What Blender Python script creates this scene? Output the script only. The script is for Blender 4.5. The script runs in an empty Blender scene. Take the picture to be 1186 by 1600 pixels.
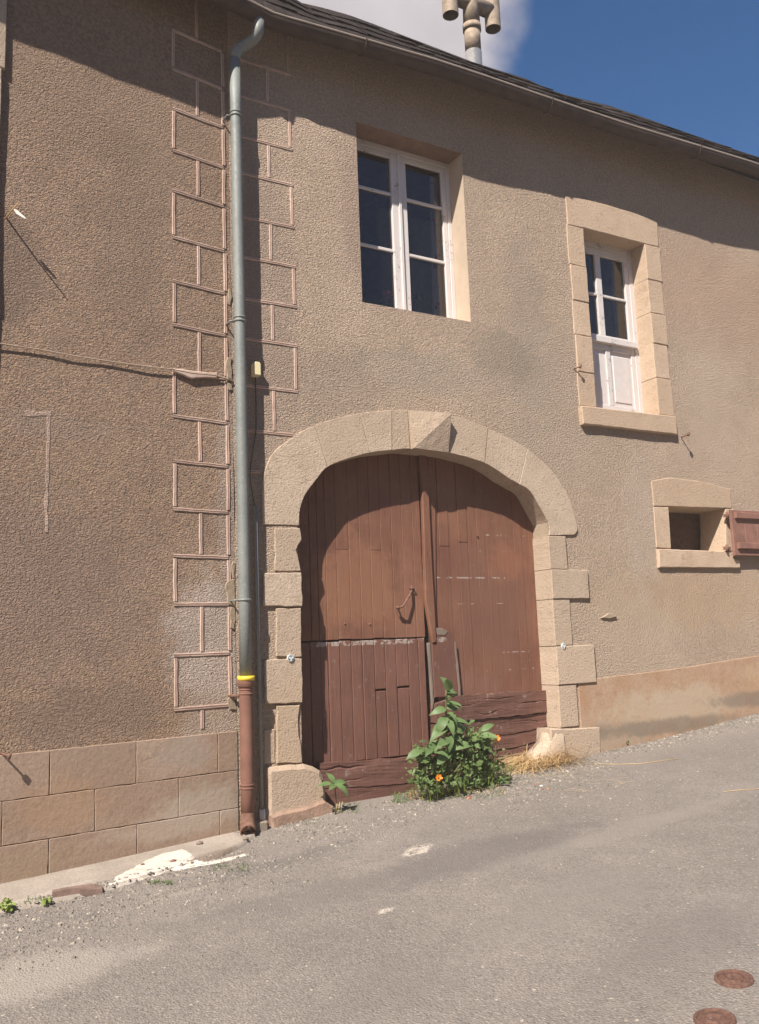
import bpy, bmesh, math, random
from mathutils import Vector, noise
from mathutils.geometry import delaunay_2d_cdt
rnd = random.Random(7)
S = bpy.context.scene
COL = S.collection
# ------------------------------------------------------------------ camera
FPX, W0, H0 = 1400.82, 1186.0, 1600.0
pit, rol, yaw, bend = [math.radians(a) for a in (8.366, -2.164, 30.588, 8.458)]
CAM = Vector((0, -5.8, 1.6))
FW = Vector((math.sin(yaw)*math.cos(pit), math.cos(yaw)*math.cos(pit), math.sin(pit)))
_r = Vector((math.cos(yaw), -math.sin(yaw), 0)); _u = _r.cross(FW)
RT = math.cos(rol)*_r + math.sin(rol)*_u
UP = -math.sin(rol)*_r + math.cos(rol)*_u
cd = bpy.data.cameras.new('camera'); cam = bpy.data.objects.new('camera', cd); COL.objects.link(cam)
cd.sensor_fit = 'VERTICAL'; cd.sensor_height = 36.0; cd.lens = FPX/H0*36.0
cd.clip_start = .05; cd.clip_end = 4000
from mathutils import Matrix
m3 = Matrix((RT, UP, -FW)).transposed()
cam.matrix_world = Matrix.Translation(CAM) @ m3.to_4x4()
S.camera = cam
# ------------------------------------------------------------------ light
SUN = Vector((1.4, 1.0, -1.9)).normalized()        # way the light travels
sd = bpy.data.lights.new('sun', 'SUN'); sd.energy = 4.9; sd.angle = math.radians(.53); sd.color = (1, .925, .83)
so = bpy.data.objects.new('sun', sd); COL.objects.link(so); so.rotation_euler = SUN.to_track_quat('-Z', 'Y').to_euler()
so.location = (-6, -8, 12)
wd = bpy.data.worlds.new('World'); S.world = wd; wd.use_nodes = True
wn = wd.node_tree; wn.nodes.clear(); N = wn.nodes.new; K = wn.links.new
sky = N('ShaderNodeTexSky'); sky.sky_type = 'NISHITA'; sky.sun_disc = False
sky.sun_elevation = math.asin(-SUN.z)
sky.sun_rotation = math.atan2(-SUN.x, -SUN.y)
sky.altitude = 900; sky.air_density = 1.0; sky.dust_density = .3; sky.ozone_density = 2.0
tc = N('ShaderNodeTexCoord')
nz = N('ShaderNodeTexNoise'); nz.inputs['Scale'].default_value = 2.3; nz.inputs['Detail'].default_value = 7; nz.inputs['Roughness'].default_value = .55; nz.inputs['Distortion'].default_value = .3
mp = N('ShaderNodeMapping'); mp.inputs['Location'].default_value = (0, 0, 0)
K(tc.outputs['Generated'], mp.inputs['Vector']); K(mp.outputs[0], nz.inputs['Vector'])
# cloud cover falls off towards +X of a slanted bank edge, broken up by noise
dt = N('ShaderNodeVectorMath'); dt.operation = 'DOT_PRODUCT'; K(tc.outputs['Generated'], dt.inputs[0])
_e1 = (FW*FPX + RT*(815-593) - UP*(60-800)).normalized(); _e2 = (FW*FPX + RT*(850-593) - UP*(240-800)).normalized()
_bn = _e1.cross(_e2).normalized()
if _bn.dot(RT) > 0: _bn = -_bn
dt.inputs[1].default_value = _bn
ma = N('ShaderNodeMath'); ma.operation = 'MULTIPLY_ADD'; K(dt.outputs['Value'], ma.inputs[0]); ma.inputs[1].default_value = 4.0
K(nz.outputs['Fac'], ma.inputs[2])
cr = N('ShaderNodeMapRange'); cr.interpolation_type = 'SMOOTHSTEP'
cr.inputs['From Min'].default_value = .46; cr.inputs['From Max'].default_value = .66
K(ma.outputs[0], cr.inputs['Value'])
n2 = N('ShaderNodeTexNoise'); n2.inputs['Scale'].default_value = 5; n2.inputs['Detail'].default_value = 5; K(tc.outputs['Generated'], n2.inputs['Vector'])
cc = N('ShaderNodeMapRange'); cc.inputs['From Min'].default_value = .3; cc.inputs['From Max'].default_value = .7; cc.inputs['To Min'].default_value = .78; cc.inputs['To Max'].default_value = 1.12
K(n2.outputs['Fac'], cc.inputs['Value'])
cm = N('ShaderNodeVectorMath'); cm.operation = 'SCALE'; cm.inputs[0].default_value = (6.6, 6.15, 6.4); K(cc.outputs[0], cm.inputs['Scale'])
mx = N('ShaderNodeMix'); mx.data_type = 'RGBA'; hs = N('ShaderNodeHueSaturation'); hs.inputs['Saturation'].default_value = 1.38; K(sky.outputs[0], hs.inputs['Color']); K(cr.outputs[0], mx.inputs[0]); K(hs.outputs[0], mx.inputs[6]); K(cm.outputs[0], mx.inputs[7])
bg = N('ShaderNodeBackground'); bg.inputs['Strength'].default_value = .062
wo = N('ShaderNodeOutputWorld'); K(mx.outputs[2], bg.inputs[0]); K(bg.outputs[0], wo.inputs[0])
S.view_settings.view_transform = 'Standard'; S.view_settings.look = 'None'; S.view_settings.gamma = 1
S.view_settings.use_curve_mapping = False; S.view_settings.exposure = .86
S.render.engine = 'CYCLES'

# ------------------------------------------------------------------ coordinates
def ray(px, py): return FW*FPX + RT*(px-W0/2) - UP*(py-H0/2)
def PR(px, py, y=0.0):
    v = ray(px, py); return CAM + v*((y-CAM.y)/v.y)
XC = PR(364, 700).x
P0 = Vector((XC, 0, 0)); TL = Vector((math.cos(bend), math.sin(bend), 0)); NL = Vector((-math.sin(bend), math.cos(bend), 0))
def PL(px, py, off=0.0):
    v = ray(px, py); p = CAM + v*(((P0-CAM).dot(NL)+off)/v.dot(NL)); return (p-P0).dot(TL), p.z
def FR(s, y, z): return Vector((s, y, z))
def FL(s, y, z): return P0 + TL*s + NL*y + Vector((0, 0, z))
def R2(px, py, y=0.0):
    p = PR(px, py, y); return (p.x, p.z)
_bx = [-400, -60, -5, .77, 2.25, 3.0, 3.6, 5.09, 7.59, 14, 60, 400]
_bz = [-14, -3.2, .02, .335, .405, .47, .48, .585, .80, 1.4, 4.5, 18]
def interp(x, X, Z):
    if x <= X[0]: return Z[0]
    for i in range(len(X)-1):
        if x <= X[i+1]: return Z[i]+(Z[i+1]-Z[i])*(x-X[i])/(X[i+1]-X[i])
    return Z[-1]
def ground(x, y):
    yy = max(-9, min(0, y))
    return interp(x, _bx, _bz) + .03*yy + .012*noise.noise(Vector((x*.7, y*.7, 3)))
def G(px, py, lift=0.0):
    v = ray(px, py); p = PR(px, py, 0)
    t = .5
    lo, hi = .02, 1.2
    full = p-CAM
    for _ in range(40):
        m = (lo+hi)/2; q = CAM+full*m
        if q.z > ground(q.x, q.y)+lift: lo = m
        else: hi = m
    return CAM+full*lo

# ------------------------------------------------------------------ object helpers
WORG = {}
def reg(o, w): WORG[o.name] = Vector(w)
def thing(name, label, cat, loc=(0, 0, 0), group=None):
    o = bpy.data.objects.new(name, None); COL.objects.link(o); o.location = loc; o.empty_display_size = .1
    o['label'] = label; o['category'] = cat
    if group: o['group'] = group
    reg(o, loc); return o
def sub(name, parent, loc):
    o = bpy.data.objects.new(name, None); COL.objects.link(o); o.parent = parent
    o.location = Vector(loc)-WORG[parent.name]; o.empty_display_size = .1; reg(o, loc); return o
def mk(name, vs, fs, mat, parent=None, smooth=False, origin=None):
    vs = [Vector(v) for v in vs]
    c = Vector(origin) if origin is not None else sum(vs, Vector())/len(vs)
    me = bpy.data.meshes.new(name); me.from_pydata([v-c for v in vs], [], fs)
    me.materials.append(mat)
    if smooth: me.polygons.foreach_set('use_smooth', [True]*len(me.polygons))
    me.update()
    o = bpy.data.objects.new(name, me); COL.objects.link(o)
    if parent is not None:
        o.parent = parent; o.location = c-WORG[parent.name]
    else: o.location = c
    reg(o, c); return o
def bmk(name, bm, mat, parent=None, smooth=False, origin=None, recalc=True):
    if recalc: bmesh.ops.recalc_face_normals(bm, faces=bm.faces)
    bm.verts.index_update()
    vs = [v.co.copy() for v in bm.verts]; fs = [[v.index for v in f.verts] for f in bm.faces]
    bm.free(); return mk(name, vs, fs, mat, parent, smooth, origin)
def tag(o, label=None, cat=None, group=None, kind=None):
    for k, v in (('label', label), ('category', cat), ('group', group), ('kind', kind)):
        if v: o[k] = v
    return o
def tube_data(pts, rad, n=10, cap=True):
    pts = [Vector(p) for p in pts]; vs = []; fs = []
    rr = rad if isinstance(rad, (list, tuple)) else [rad]*len(pts)
    up = None
    for i, p in enumerate(pts):
        a = pts[max(0, i-1)]; b = pts[min(len(pts)-1, i+1)]
        t = (b-a).normalized()
        if up is None:
            up = Vector((0, 0, 1)) if abs(t.z) < .9 else Vector((0, 1, 0))
        x = t.cross(up).normalized(); y = x.cross(t).normalized(); up = y
        for k in range(n):
            an = 2*math.pi*k/n
            vs.append(p+(x*math.cos(an)+y*math.sin(an))*rr[i])
    for i in range(len(pts)-1):
        for k in range(n):
            fs.append([i*n+k, i*n+(k+1) % n, (i+1)*n+(k+1) % n, (i+1)*n+k])
    if cap:
        fs.append([n-1-k for k in range(n)]); fs.append([(len(pts)-1)*n+k for k in range(n)])
    return vs, fs
def tube(name, pts, rad, mat, parent=None, n=10, cap=True, smooth=True):
    vs, fs = tube_data(pts, rad, n, cap); return mk(name, vs, fs, mat, parent, smooth)
def jag(poly, step=.05, amp=.002, seed=0):
    out = []
    n = len(poly)
    for i in range(n):
        a = Vector((poly[i][0], poly[i][1])); b = Vector((poly[(i+1) % n][0], poly[(i+1) % n][1]))
        k = max(1, int((b-a).length/step))
        for j in range(k):
            p = a+(b-a)*(j/k)
            o = Vector((noise.noise(Vector((p.x*14, p.y*14, seed))), noise.noise(Vector((p.x*14, p.y*14, seed+9)))))*amp
            out.append(p+o*1.6)
    return out
def area2(p): return sum(p[i][0]*p[(i+1) % len(p)][1]-p[(i+1) % len(p)][0]*p[i][1] for i in range(len(p)))/2
def inset(poly, d):
    n = len(poly); s = 1 if area2(poly) > 0 else -1; out = []
    for i in range(n):
        a = Vector(poly[i-1]); b = Vector(poly[i]); c = Vector(poly[(i+1) % n])
        e1 = (b-a).normalized(); e2 = (c-b).normalized()
        n1 = Vector((-e1.y, e1.x))*s; n2 = Vector((-e2.y, e2.x))*s
        m = (n1+n2)
        if m.length < 1e-4: m = n1
        m.normalize(); k = max(.5, m.dot(n1))
        out.append(b+m*(d/k))
    return out
def prism(name, poly, y0, y1, mat, parent, F=FR, bev=.006, gap=.003, amp=.002, step=.05, seed=0, smooth=False, tilt=0):
    """stone/board: front at y0 (towards the street), back at y1"""
    p = [Vector((a[0], a[1])) for a in poly]
    if gap: p = inset(p, gap)
    if amp: p = jag(p, step, amp, seed)
    if area2(p) < 0: p = p[::-1]
    n = len(p); q = inset(p, bev)
    cx = sum(a[0] for a in p)/n
    vs = [F(a[0], y1, a[1]) for a in p]+[F(a[0], y0+bev+tilt*(a[0]-cx), a[1]) for a in p]+[F(a[0], y0+tilt*(a[0]-cx), a[1]) for a in q]
    fs = []
    for L in (0, 1):
        for i in range(n):
            j = (i+1) % n
            fs.append([L*n+i, L*n+j, (L+1)*n+j, (L+1)*n+i])
    fs.append([2*n+i for i in range(n)]); fs.append([n-1-i for i in range(n)])
    bm = bmesh.new(); bv = [bm.verts.new(v) for v in vs]
    for f in fs:
        try: bm.faces.new([bv[i] for i in f])
        except ValueError: pass
    bm.normal_update()
    big = [f for f in bm.faces if len(f.verts) > 4]
    bmesh.ops.triangulate(bm, faces=big)
    return bmk(name, bm, mat, parent, smooth)
def rect(s0, z0, s1, z1): return [(s0, z0), (s1, z0), (s1, z1), (s0, z1)]
def box(name, s0, s1, y0, y1, z0, z1, mat, parent, F=FR, bev=.003):
    return prism(name, rect(s0, z0, s1, z1), y0, y1, mat, parent, F, bev=bev, gap=0, amp=0)

# ------------------------------------------------------------------ materials
def newmat(name, rough=.8, spec=.3):
    m = bpy.data.materials.new(name); m.use_nodes = True; t = m.node_tree
    b = t.nodes['Principled BSDF']; b.inputs['Roughness'].default_value = rough
    b.inputs['Specular IOR Level'].default_value = spec
    return m, t, b
def nn(t, k, **kw):
    n = t.nodes.new(k)
    for a, v in kw.items():
        if a in ('data_type', 'operation', 'blend_type', 'feature', 'interpolation_type', 'noise_dimensions', 'distance'): setattr(n, a, v)
        else: n.inputs[a.replace('_', ' ')].default_value = v
    return n
def posn(t):
    g = t.nodes.new('ShaderNodeNewGeometry'); return g.outputs['Position']
def noi(t, vec, scale, detail=4, rough=.55, dist=0):
    n = nn(t, 'ShaderNodeTexNoise', Scale=scale, Detail=detail, Roughness=rough, Distortion=dist); t.links.new(vec, n.inputs['Vector']); return n.outputs['Fac']
def mapr(t, v, a, b, c=0, d=1, smooth=False):
    n = nn(t, 'ShaderNodeMapRange'); n.inputs['From Min'].default_value = a; n.inputs['From Max'].default_value = b
    n.inputs['To Min'].default_value = c; n.inputs['To Max'].default_value = d
    if smooth: n.interpolation_type = 'SMOOTHSTEP'
    t.links.new(v, n.inputs['Value']); return n.outputs[0]
def mix(t, f, a, b, mode='MIX'):
    n = t.nodes.new('ShaderNodeMix'); n.data_type = 'RGBA'; n.blend_type = mode
    for i, v in ((0, f), (6, a), (7, b)):
        if hasattr(v, 'default_value') or hasattr(v, 'links'): t.links.new(v, n.inputs[i])
        elif i == 0: n.inputs[0].default_value = v
        else: n.inputs[i].default_value = (*v, 1)
    return n.outputs[2]
def mth(t, op, a, b=None, clamp=False):
    n = t.nodes.new('ShaderNodeMath'); n.operation = op; n.use_clamp = clamp
    for i, v in enumerate((a, b)):
        if v is None: continue
        if hasattr(v, 'links'): t.links.new(v, n.inputs[i])
        else: n.inputs[i].default_value = v
    return n.outputs[0]
def blots(t, pos, col, lst):
    """wear and stains with a shape of their own: (x,z,rx,rz,colour,strength,noise)"""
    sep = t.nodes.new('ShaderNodeSeparateXYZ'); t.links.new(pos, sep.inputs[0])
    nz = noi(t, pos, 5.0, 5, .6)
    nf = noi(t, pos, 28.0, 3, .6)
    nsum = mth(t, 'MULTIPLY_ADD', nf, .35); t.nodes[-1].inputs[2].default_value = 0
    n3 = mth(t, 'ADD', nz, nsum)
    for (x, z, rx, rz, c, st, na) in lst:
        dx = mth(t, 'DIVIDE', mth(t, 'SUBTRACT', sep.outputs[0], x), rx)
        dz = mth(t, 'DIVIDE', mth(t, 'SUBTRACT', sep.outputs[2], z), rz)
        d = mth(t, 'SQRT', mth(t, 'ADD', mth(t, 'MULTIPLY', dx, dx), mth(t, 'MULTIPLY', dz, dz)))
        e = mth(t, 'SUBTRACT', mth(t, 'ADD', mth(t, 'MULTIPLY', mth(t, 'SUBTRACT', n3, .67), na), 1.0), d)
        f = mapr(t, e, 0, .55, 0, st, True)
        col = mix(t, f, col, c)
    return col
def bump(t, b, h, dist=.01, strength=1.0, prev=None):
    n = t.nodes.new('ShaderNodeBump'); n.inputs['Distance'].default_value = dist; n.inputs['Strength'].default_value = strength
    t.links.new(h, n.inputs['Height'])
    if prev is not None: t.links.new(prev, n.inputs['Normal'])
    t.links.new(n.outputs[0], b.inputs['Normal']); return n.outputs[0]
def roughcast(name, c1, c2, stains, scale=60, dist=.012, grain=.5):
    m, t, b = newmat(name, .92, .12); P = posn(t)
    big = noi(t, P, 1.3, 5, .6); mid = noi(t, P, 9, 4, .6)
    col = mix(t, mapr(t, big, .35, .65), c1, c2)
    col = mix(t, mapr(t, mid, .3, .7, 0, .35), col, tuple(x*.72 for x in c1))
    mm = nn(t, 'ShaderNodeMapping'); mm.inputs['Scale'].default_value = (1, 1, 1.45); t.links.new(P, mm.inputs[0]); Pm = mm.outputs[0]
    g = noi(t, Pm, scale, 3, .55, .6)
    g2 = noi(t, Pm, scale*2.6, 2, .5)
    hue = noi(t, P, scale*.8, 2, .5)
    col = mix(t, mapr(t, hue, .35, .65, 0, grain), col, tuple(x*k for x, k in zip(c2, (1.32, 1.25, 1.16))))  # sand-grain tone, strengthened so the colour also carries relief shading
    col = blots(t, P, col, stains)
    t.links.new(col, b.inputs['Base Color'])
    wv = t.nodes.new('ShaderNodeVectorMath'); wv.operation = 'MULTIPLY_ADD'
    nc = nn(t, 'ShaderNodeTexNoise', Scale=scale*.6, Detail=2.0); t.links.new(Pm, nc.inputs['Vector'])
    t.links.new(nc.outputs['Color'], wv.inputs[0]); wv.inputs[1].default_value = (.9/scale,)*3; t.links.new(Pm, wv.inputs[2])
    vo_ = nn(t, 'ShaderNodeTexVoronoi', Scale=scale*1.5, feature='F1'); t.links.new(wv.outputs[0], vo_.inputs['Vector'])
    h = mth(t, 'ADD', mth(t, 'ADD', mapr(t, g, .3, .7, 0, .9), mapr(t, vo_.outputs['Distance'], .75, .1, 0, .4)), mth(t, 'MULTIPLY', g2, .75))
    bump(t, b, h, dist, 1.0)
    return m
def stone_mat(name, c1, c2, dark, stains=(), bscale=45, bd=.005, pits=True):
    m, t, b = newmat(name, .88, .15); P = posn(t)
    oi = t.nodes.new('ShaderNodeObjectInfo')
    big = noi(t, P, 3.5, 5, .62); fine = noi(t, P, 70, 3, .6)
    col = mix(t, mapr(t, big, .35, .65), c1, c2)
    col = mix(t, mapr(t, oi.outputs['Random'], 0, 1, 0, .8), col, tuple(x*k for x, k in zip(c2, (.74, .71, .68))))
    lic = noi(t, P, 13, 6, .72)
    col = mix(t, mapr(t, lic, .56, .70, 0, .6), col, tuple(x*.78 for x in dark))
    col = mix(t, mapr(t, fine, .35, .7, 0, .55), col, dark)
    if stains: col = blots(t, P, col, stains)
    t.links.new(col, b.inputs['Base Color'])
    h = noi(t, P, bscale, 5, .65)
    if pits:
        pt = mapr(t, noi(t, P, 48, 3, .6), .28, .42)
        h = mth(t, 'ADD', mth(t, 'ADD', h, mth(t, 'MULTIPLY', pt, .45)), mth(t, 'MULTIPLY', noi(t, P, 9, 4, .6), .4))
    bump(t, b, h, bd, 1.0)
    return m
def simple(name, c, rough=.7, var=.25, sc=12, metal=0, bd=.0, bsc=60, spec=.3):
    m, t, b = newmat(name, rough, spec); P = posn(t); b.inputs['Metallic'].default_value = metal
    n = noi(t, P, sc, 5, .6)
    col = mix(t, mapr(t, n, .3, .7), tuple(x*(1-var) for x in c), tuple(min(1, x*(1+var)) for x in c))
    t.links.new(col, b.inputs['Base Color'])
    if bd: bump(t, b, noi(t, P, bsc, 4, .6), bd)
    return m
MM = {}
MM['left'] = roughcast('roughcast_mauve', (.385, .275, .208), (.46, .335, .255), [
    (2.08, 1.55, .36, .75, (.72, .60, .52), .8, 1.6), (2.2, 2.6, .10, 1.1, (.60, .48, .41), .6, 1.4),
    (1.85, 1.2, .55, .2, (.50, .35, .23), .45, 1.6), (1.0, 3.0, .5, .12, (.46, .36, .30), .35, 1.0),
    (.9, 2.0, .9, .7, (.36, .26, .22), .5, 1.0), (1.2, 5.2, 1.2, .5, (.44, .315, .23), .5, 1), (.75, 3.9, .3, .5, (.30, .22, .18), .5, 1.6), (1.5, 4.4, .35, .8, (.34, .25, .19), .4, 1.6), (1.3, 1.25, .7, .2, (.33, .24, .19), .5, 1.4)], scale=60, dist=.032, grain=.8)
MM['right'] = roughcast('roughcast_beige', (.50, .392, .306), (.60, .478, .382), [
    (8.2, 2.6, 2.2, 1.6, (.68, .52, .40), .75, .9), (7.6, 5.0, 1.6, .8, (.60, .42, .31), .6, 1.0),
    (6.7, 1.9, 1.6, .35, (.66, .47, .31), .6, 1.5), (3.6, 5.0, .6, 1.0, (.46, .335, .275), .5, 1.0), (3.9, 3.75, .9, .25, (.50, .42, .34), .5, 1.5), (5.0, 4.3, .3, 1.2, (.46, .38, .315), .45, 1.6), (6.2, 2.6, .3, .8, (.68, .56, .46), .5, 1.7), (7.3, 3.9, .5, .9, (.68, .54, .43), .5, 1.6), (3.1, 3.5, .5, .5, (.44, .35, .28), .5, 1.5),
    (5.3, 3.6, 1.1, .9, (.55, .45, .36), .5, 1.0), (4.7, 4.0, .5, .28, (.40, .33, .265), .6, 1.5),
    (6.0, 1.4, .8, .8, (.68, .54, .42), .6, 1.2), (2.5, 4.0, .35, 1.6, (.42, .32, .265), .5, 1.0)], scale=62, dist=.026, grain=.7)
MM['plinth'] = stone_mat('plinth_render', (.40, .245, .15), (.46, .33, .235), (.27, .175, .12), [
    (6.5, .95, 1.1, .22, (.44, .36, .27), .7, 1.6), (8.0, 1.1, .8, .2, (.45, .33, .21), .6, 1.6), (5.6, .75, .6, .15, (.36, .29, .22), .6, 1.5),
    (6.3, .78, 1.3, .09, (.20, .165, .13), .75, 1.5), (7.8, .95, 1.2, .10, (.19, .155, .125), .7, 1.5)], 26, .003, False)
MM['block'] = stone_mat('plinth_block', (.325, .225, .165), (.41, .305, .235), (.22, .16, .125), [
    (2.0, .62, .35, .18, (.37, .31, .25), .8, 1.4), (1.8, .52, .6, .1, (.38, .31, .25), .7, 1.4), (1.1, .75, .35, .2, (.36, .235, .15), .5, 1.6),
    (1.9, .95, .25, .12, (.33, .27, .22), .6, 1.6), (.9, .45, .4, .12, (.30, .22, .15), .6, 1.2)], 30, .004, False)
MM['stone'] = stone_mat('sandstone', (.48, .38, .285), (.59, .475, .37), (.31, .24, .185), [
    (2.62, 1.0, .35, .55, (.44, .33, .235), .6, 1.3), (5.3, 1.1, .35, .7, (.48, .37, .28), .55, 1.2), (2.6, .65, .6, .2, (.38, .29, .22), .6, 1.2)], 75, .007)
MM['stonew'] = stone_mat('sandstone_window', (.50, .375, .275), (.60, .465, .345), (.36, .265, .19), (), 70, .0055)
MM['mortar'] = stone_mat('mortar', (.36, .29, .21), (.42, .34, .25), (.27, .21, .16), (), 40, .004)
MM['band'] = stone_mat('joint_band_render', (.56, .43, .36), (.63, .49, .415), (.50, .37, .31), (), 60, .002, False)
_m = MM['band']; _t = _m.node_tree; _b = _t.nodes['Principled BSDF']; _P = posn(_t)
_l = _b.inputs['Base Color'].links[0].from_socket
_t.links.new(mix(_t, mapr(_t, noi(_t, _P, 10, 6, .75), .46, .60, 0, .85), _l, (.43, .315, .25)), _b.inputs['Base Color'])
MM['bandg'] = simple('joint_groove', (.40, .25, .205), .9, .15)
MM['plaster'] = simple('smooth_plaster', (.47, .375, .285), .85, .08, 6, bd=.002, bsc=30)
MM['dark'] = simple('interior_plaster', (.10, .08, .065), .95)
MM['soffit'] = simple('old_boards', (.085, .06, .045), .9, .3, 14, bd=.003)
MM['slate'] = simple('mossy_slate', (.014, .010, .009), 1.0, .45, 30, bd=.012, bsc=35, spec=.04)
MM['zincold'] = simple('brown_gutter', (.062, .042, .033), .65, .3, 8, metal=0)
MM['gutlip'] = simple('gutter_lip', (.45, .38, .32), .4, .15, 8, metal=.3)
def zinc_mat():
    m, t, b = newmat('zinc', .42, .5); P = posn(t); b.inputs['Metallic'].default_value = .12
    col = mix(t, mapr(t, noi(t, P, 4, 5, .6), .3, .7), (.16, .175, .168), (.22, .235, .225))
    col = mix(t, mapr(t, noi(t, P, 60, 3, .7), .55, .75, 0, .4), col, (.45, .46, .45))
    t.links.new(col, b.inputs['Base Color']); t.links.new(mapr(t, noi(t, P, 20, 3, .6), .3, .7, .5, .7), b.inputs['Roughness']); return m
MM['zinc'] = zinc_mat()
MM['iron'] = simple('cast_iron_brown', (.19, .095, .07), .7, .2, 9, bd=.001, bsc=90)
MM['rust'] = simple('rusty_iron', (.16, .085, .06), .75, .35, 30, bd=.002, bsc=80)
MM['cover'] = simple('rusty_cover', (.115, .062, .047), .9, .4, 60, bd=.002, bsc=90)
MM['yellow'] = simple('yellow_tape', (.75, .52, .05), .5, .08)
MM['cream'] = simple('cream_plastic', (.72, .62, .38), .4, .04)
MM['white'] = simple('white_plastic', (.72, .68, .62), .5, .05)
MM['grey'] = simple('grey_conduit', (.24, .25, .24), .5, .1)
MM['black'] = simple('black_cable', (.03, .028, .026), .5, .1)
MM['cable'] = simple('painted_cable', (.40, .31, .235), .8, .12)
MM['concrete0'] = stone_mat('concrete_apron', (.25, .205, .165), (.31, .26, .21), (.19, .155, .125), [(2.0, .4, .45, .5, (.20, .155, .12), .6, .8)], 60, .004)
def lime_mat():
    m, t, b = newmat('lime_spill', .95, .1); P = posn(t)
    n = mth(t, 'ADD', mth(t, 'MULTIPLY', noi(t, P, 9, 5, .7), .6), mth(t, 'MULTIPLY', noi(t, P, 60, 4, .7), .4))
    col = mix(t, mapr(t, n, .39, .50), (.42, .37, .32), (.60, .545, .48)); t.links.new(col, b.inputs['Base Color'])
    bump(t, b, noi(t, P, 50, 5, .7), .008); return m
MM['lime'] = lime_mat()
MM['flue'] = simple('weathered_flue', (.30, .235, .175), .7, .35, 18, metal=.1, bd=.002)
MM['flueclean'] = simple('bright_flue', (.62, .60, .57), .3, .15, 30, metal=.8)
def paint_white():
    m, t, b = newmat('chipped_white_paint', .55, .4); P = posn(t)
    n = noi(t, P, 55, 4, .7); big = noi(t, P, 7, 3, .5)
    chip = mapr(t, mth(t, 'ADD', mth(t, 'MULTIPLY', n, .7), mth(t, 'MULTIPLY', big, .5)), .715, .74)
    col = mix(t, chip, (.60, .56, .545), (.33, .28, .23))
    t.links.new(col, b.inputs['Base Color'])
    bump(t, b, mth(t, 'SUBTRACT', mth(t, 'MULTIPLY', noi(t, P, 90, 3), .3), chip), .002); return m
MM['wpaint'] = paint_white()
MM['wclean'] = simple('white_panel_paint', (.60, .555, .54), .6, .06, 25, bd=.001)
def glass_mat():
    m = bpy.data.materials.new('window_glass'); m.use_nodes = True; t = m.node_tree; t.nodes.clear()
    o = t.nodes.new('ShaderNodeOutputMaterial'); g = t.nodes.new('ShaderNodeBsdfGlossy'); g.inputs['Roughness'].default_value = .02
    tr = t.nodes.new('ShaderNodeBsdfTransparent'); tr.inputs[0].default_value = (.82, .84, .84, 1)
    fr = t.nodes.new('ShaderNodeFresnel'); fr.inputs['IOR'].default_value = 1.55
    P = posn(t); bp = t.nodes.new('ShaderNodeBump'); bp.inputs['Distance'].default_value = .004; bp.inputs['Strength'].default_value = .5
    t.links.new(noi(t, P, 3.5, 2), bp.inputs['Height']); t.links.new(bp.outputs[0], g.inputs['Normal'])
    df = t.nodes.new('ShaderNodeBsdfDiffuse'); df.inputs[0].default_value = (.55, .5, .5, 1); m2 = t.nodes.new('ShaderNodeMixShader'); m2.inputs[0].default_value = .010
    ms = t.nodes.new('ShaderNodeMixShader'); t.links.new(mth(t, 'MULTIPLY', fr.outputs[0], 1.5, True), ms.inputs[0])
    t.links.new(tr.outputs[0], ms.inputs[1]); t.links.new(g.outputs[0], ms.inputs[2]); t.links.new(ms.outputs[0], m2.inputs[1]); t.links.new(df.outputs[0], m2.inputs[2]); t.links.new(m2.outputs[0], o.inputs[0]); return m
MM['glass'] = glass_mat()
def door_mat(name, c1, c2, grey=.5, marks=(), stains=()):
    m, t, b = newmat(name, .62, .3); P = posn(t); oi = t.nodes.new('ShaderNodeObjectInfo')
    mp = nn(t, 'ShaderNodeMapping'); mp.inputs['Scale'].default_value = (14, 14, 1.2); t.links.new(P, mp.inputs[0])
    grain = noi(t, mp.outputs[0], 3.5, 6, .65)
    col = mix(t, mapr(t, noi(t, P, 2.2, 4, .6), .35, .65), c1, c2)
    col = mix(t, mapr(t, oi.outputs['Random'], 0, 1, 0, .3), col, tuple(x*.7 for x in c1))
    col = mix(t, mapr(t, grain, .5, .72, 0, .45), col, tuple(x*.55 for x in c1))
    col = mix(t, mapr(t, noi(t, mp.outputs[0], 7.5, 5, .7), .60, .72, 0, .35), col, tuple(min(1, x*1.9+.03) for x in c2))
    col = mix(t, mapr(t, noi(t, P, 16, 5, .7), .6, .72, 0, grey), col, (.27, .235, .20))
    col = blots(t, P, col, stains)
    sep = t.nodes.new('ShaderNodeSeparateXYZ'); t.links.new(P, sep.inputs[0])
    nn1 = noi(t, P, 11, 5, .75); nn2 = noi(t, P, 45, 4, .7)
    for (x0, x1, z, w, th) in marks:      # bare-wood scars across the boards
        dz = mth(t, 'ABSOLUTE', mth(t, 'SUBTRACT', mth(t, 'ADD', sep.outputs[2], mth(t, 'MULTIPLY', mth(t, 'SUBTRACT', nn2, .5), w*1.6)), z))
        f = mth(t, 'MULTIPLY', mth(t, 'LESS_THAN', dz, w), mth(t, 'GREATER_THAN', nn1, th))
        f = mth(t, 'MULTIPLY', f, mth(t, 'MULTIPLY', mth(t, 'GREATER_THAN', sep.outputs[0], x0), mth(t, 'LESS_THAN', sep.outputs[0], x1)))
        col = mix(t, mth(t, 'MULTIPLY', f, .85), col, (.36, .31, .275))
    t.links.new(col, b.inputs['Base Color'])
    bump(t, b, grain, .004); return m
zm = lambda px, py: PR(px, py, .2).z
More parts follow.
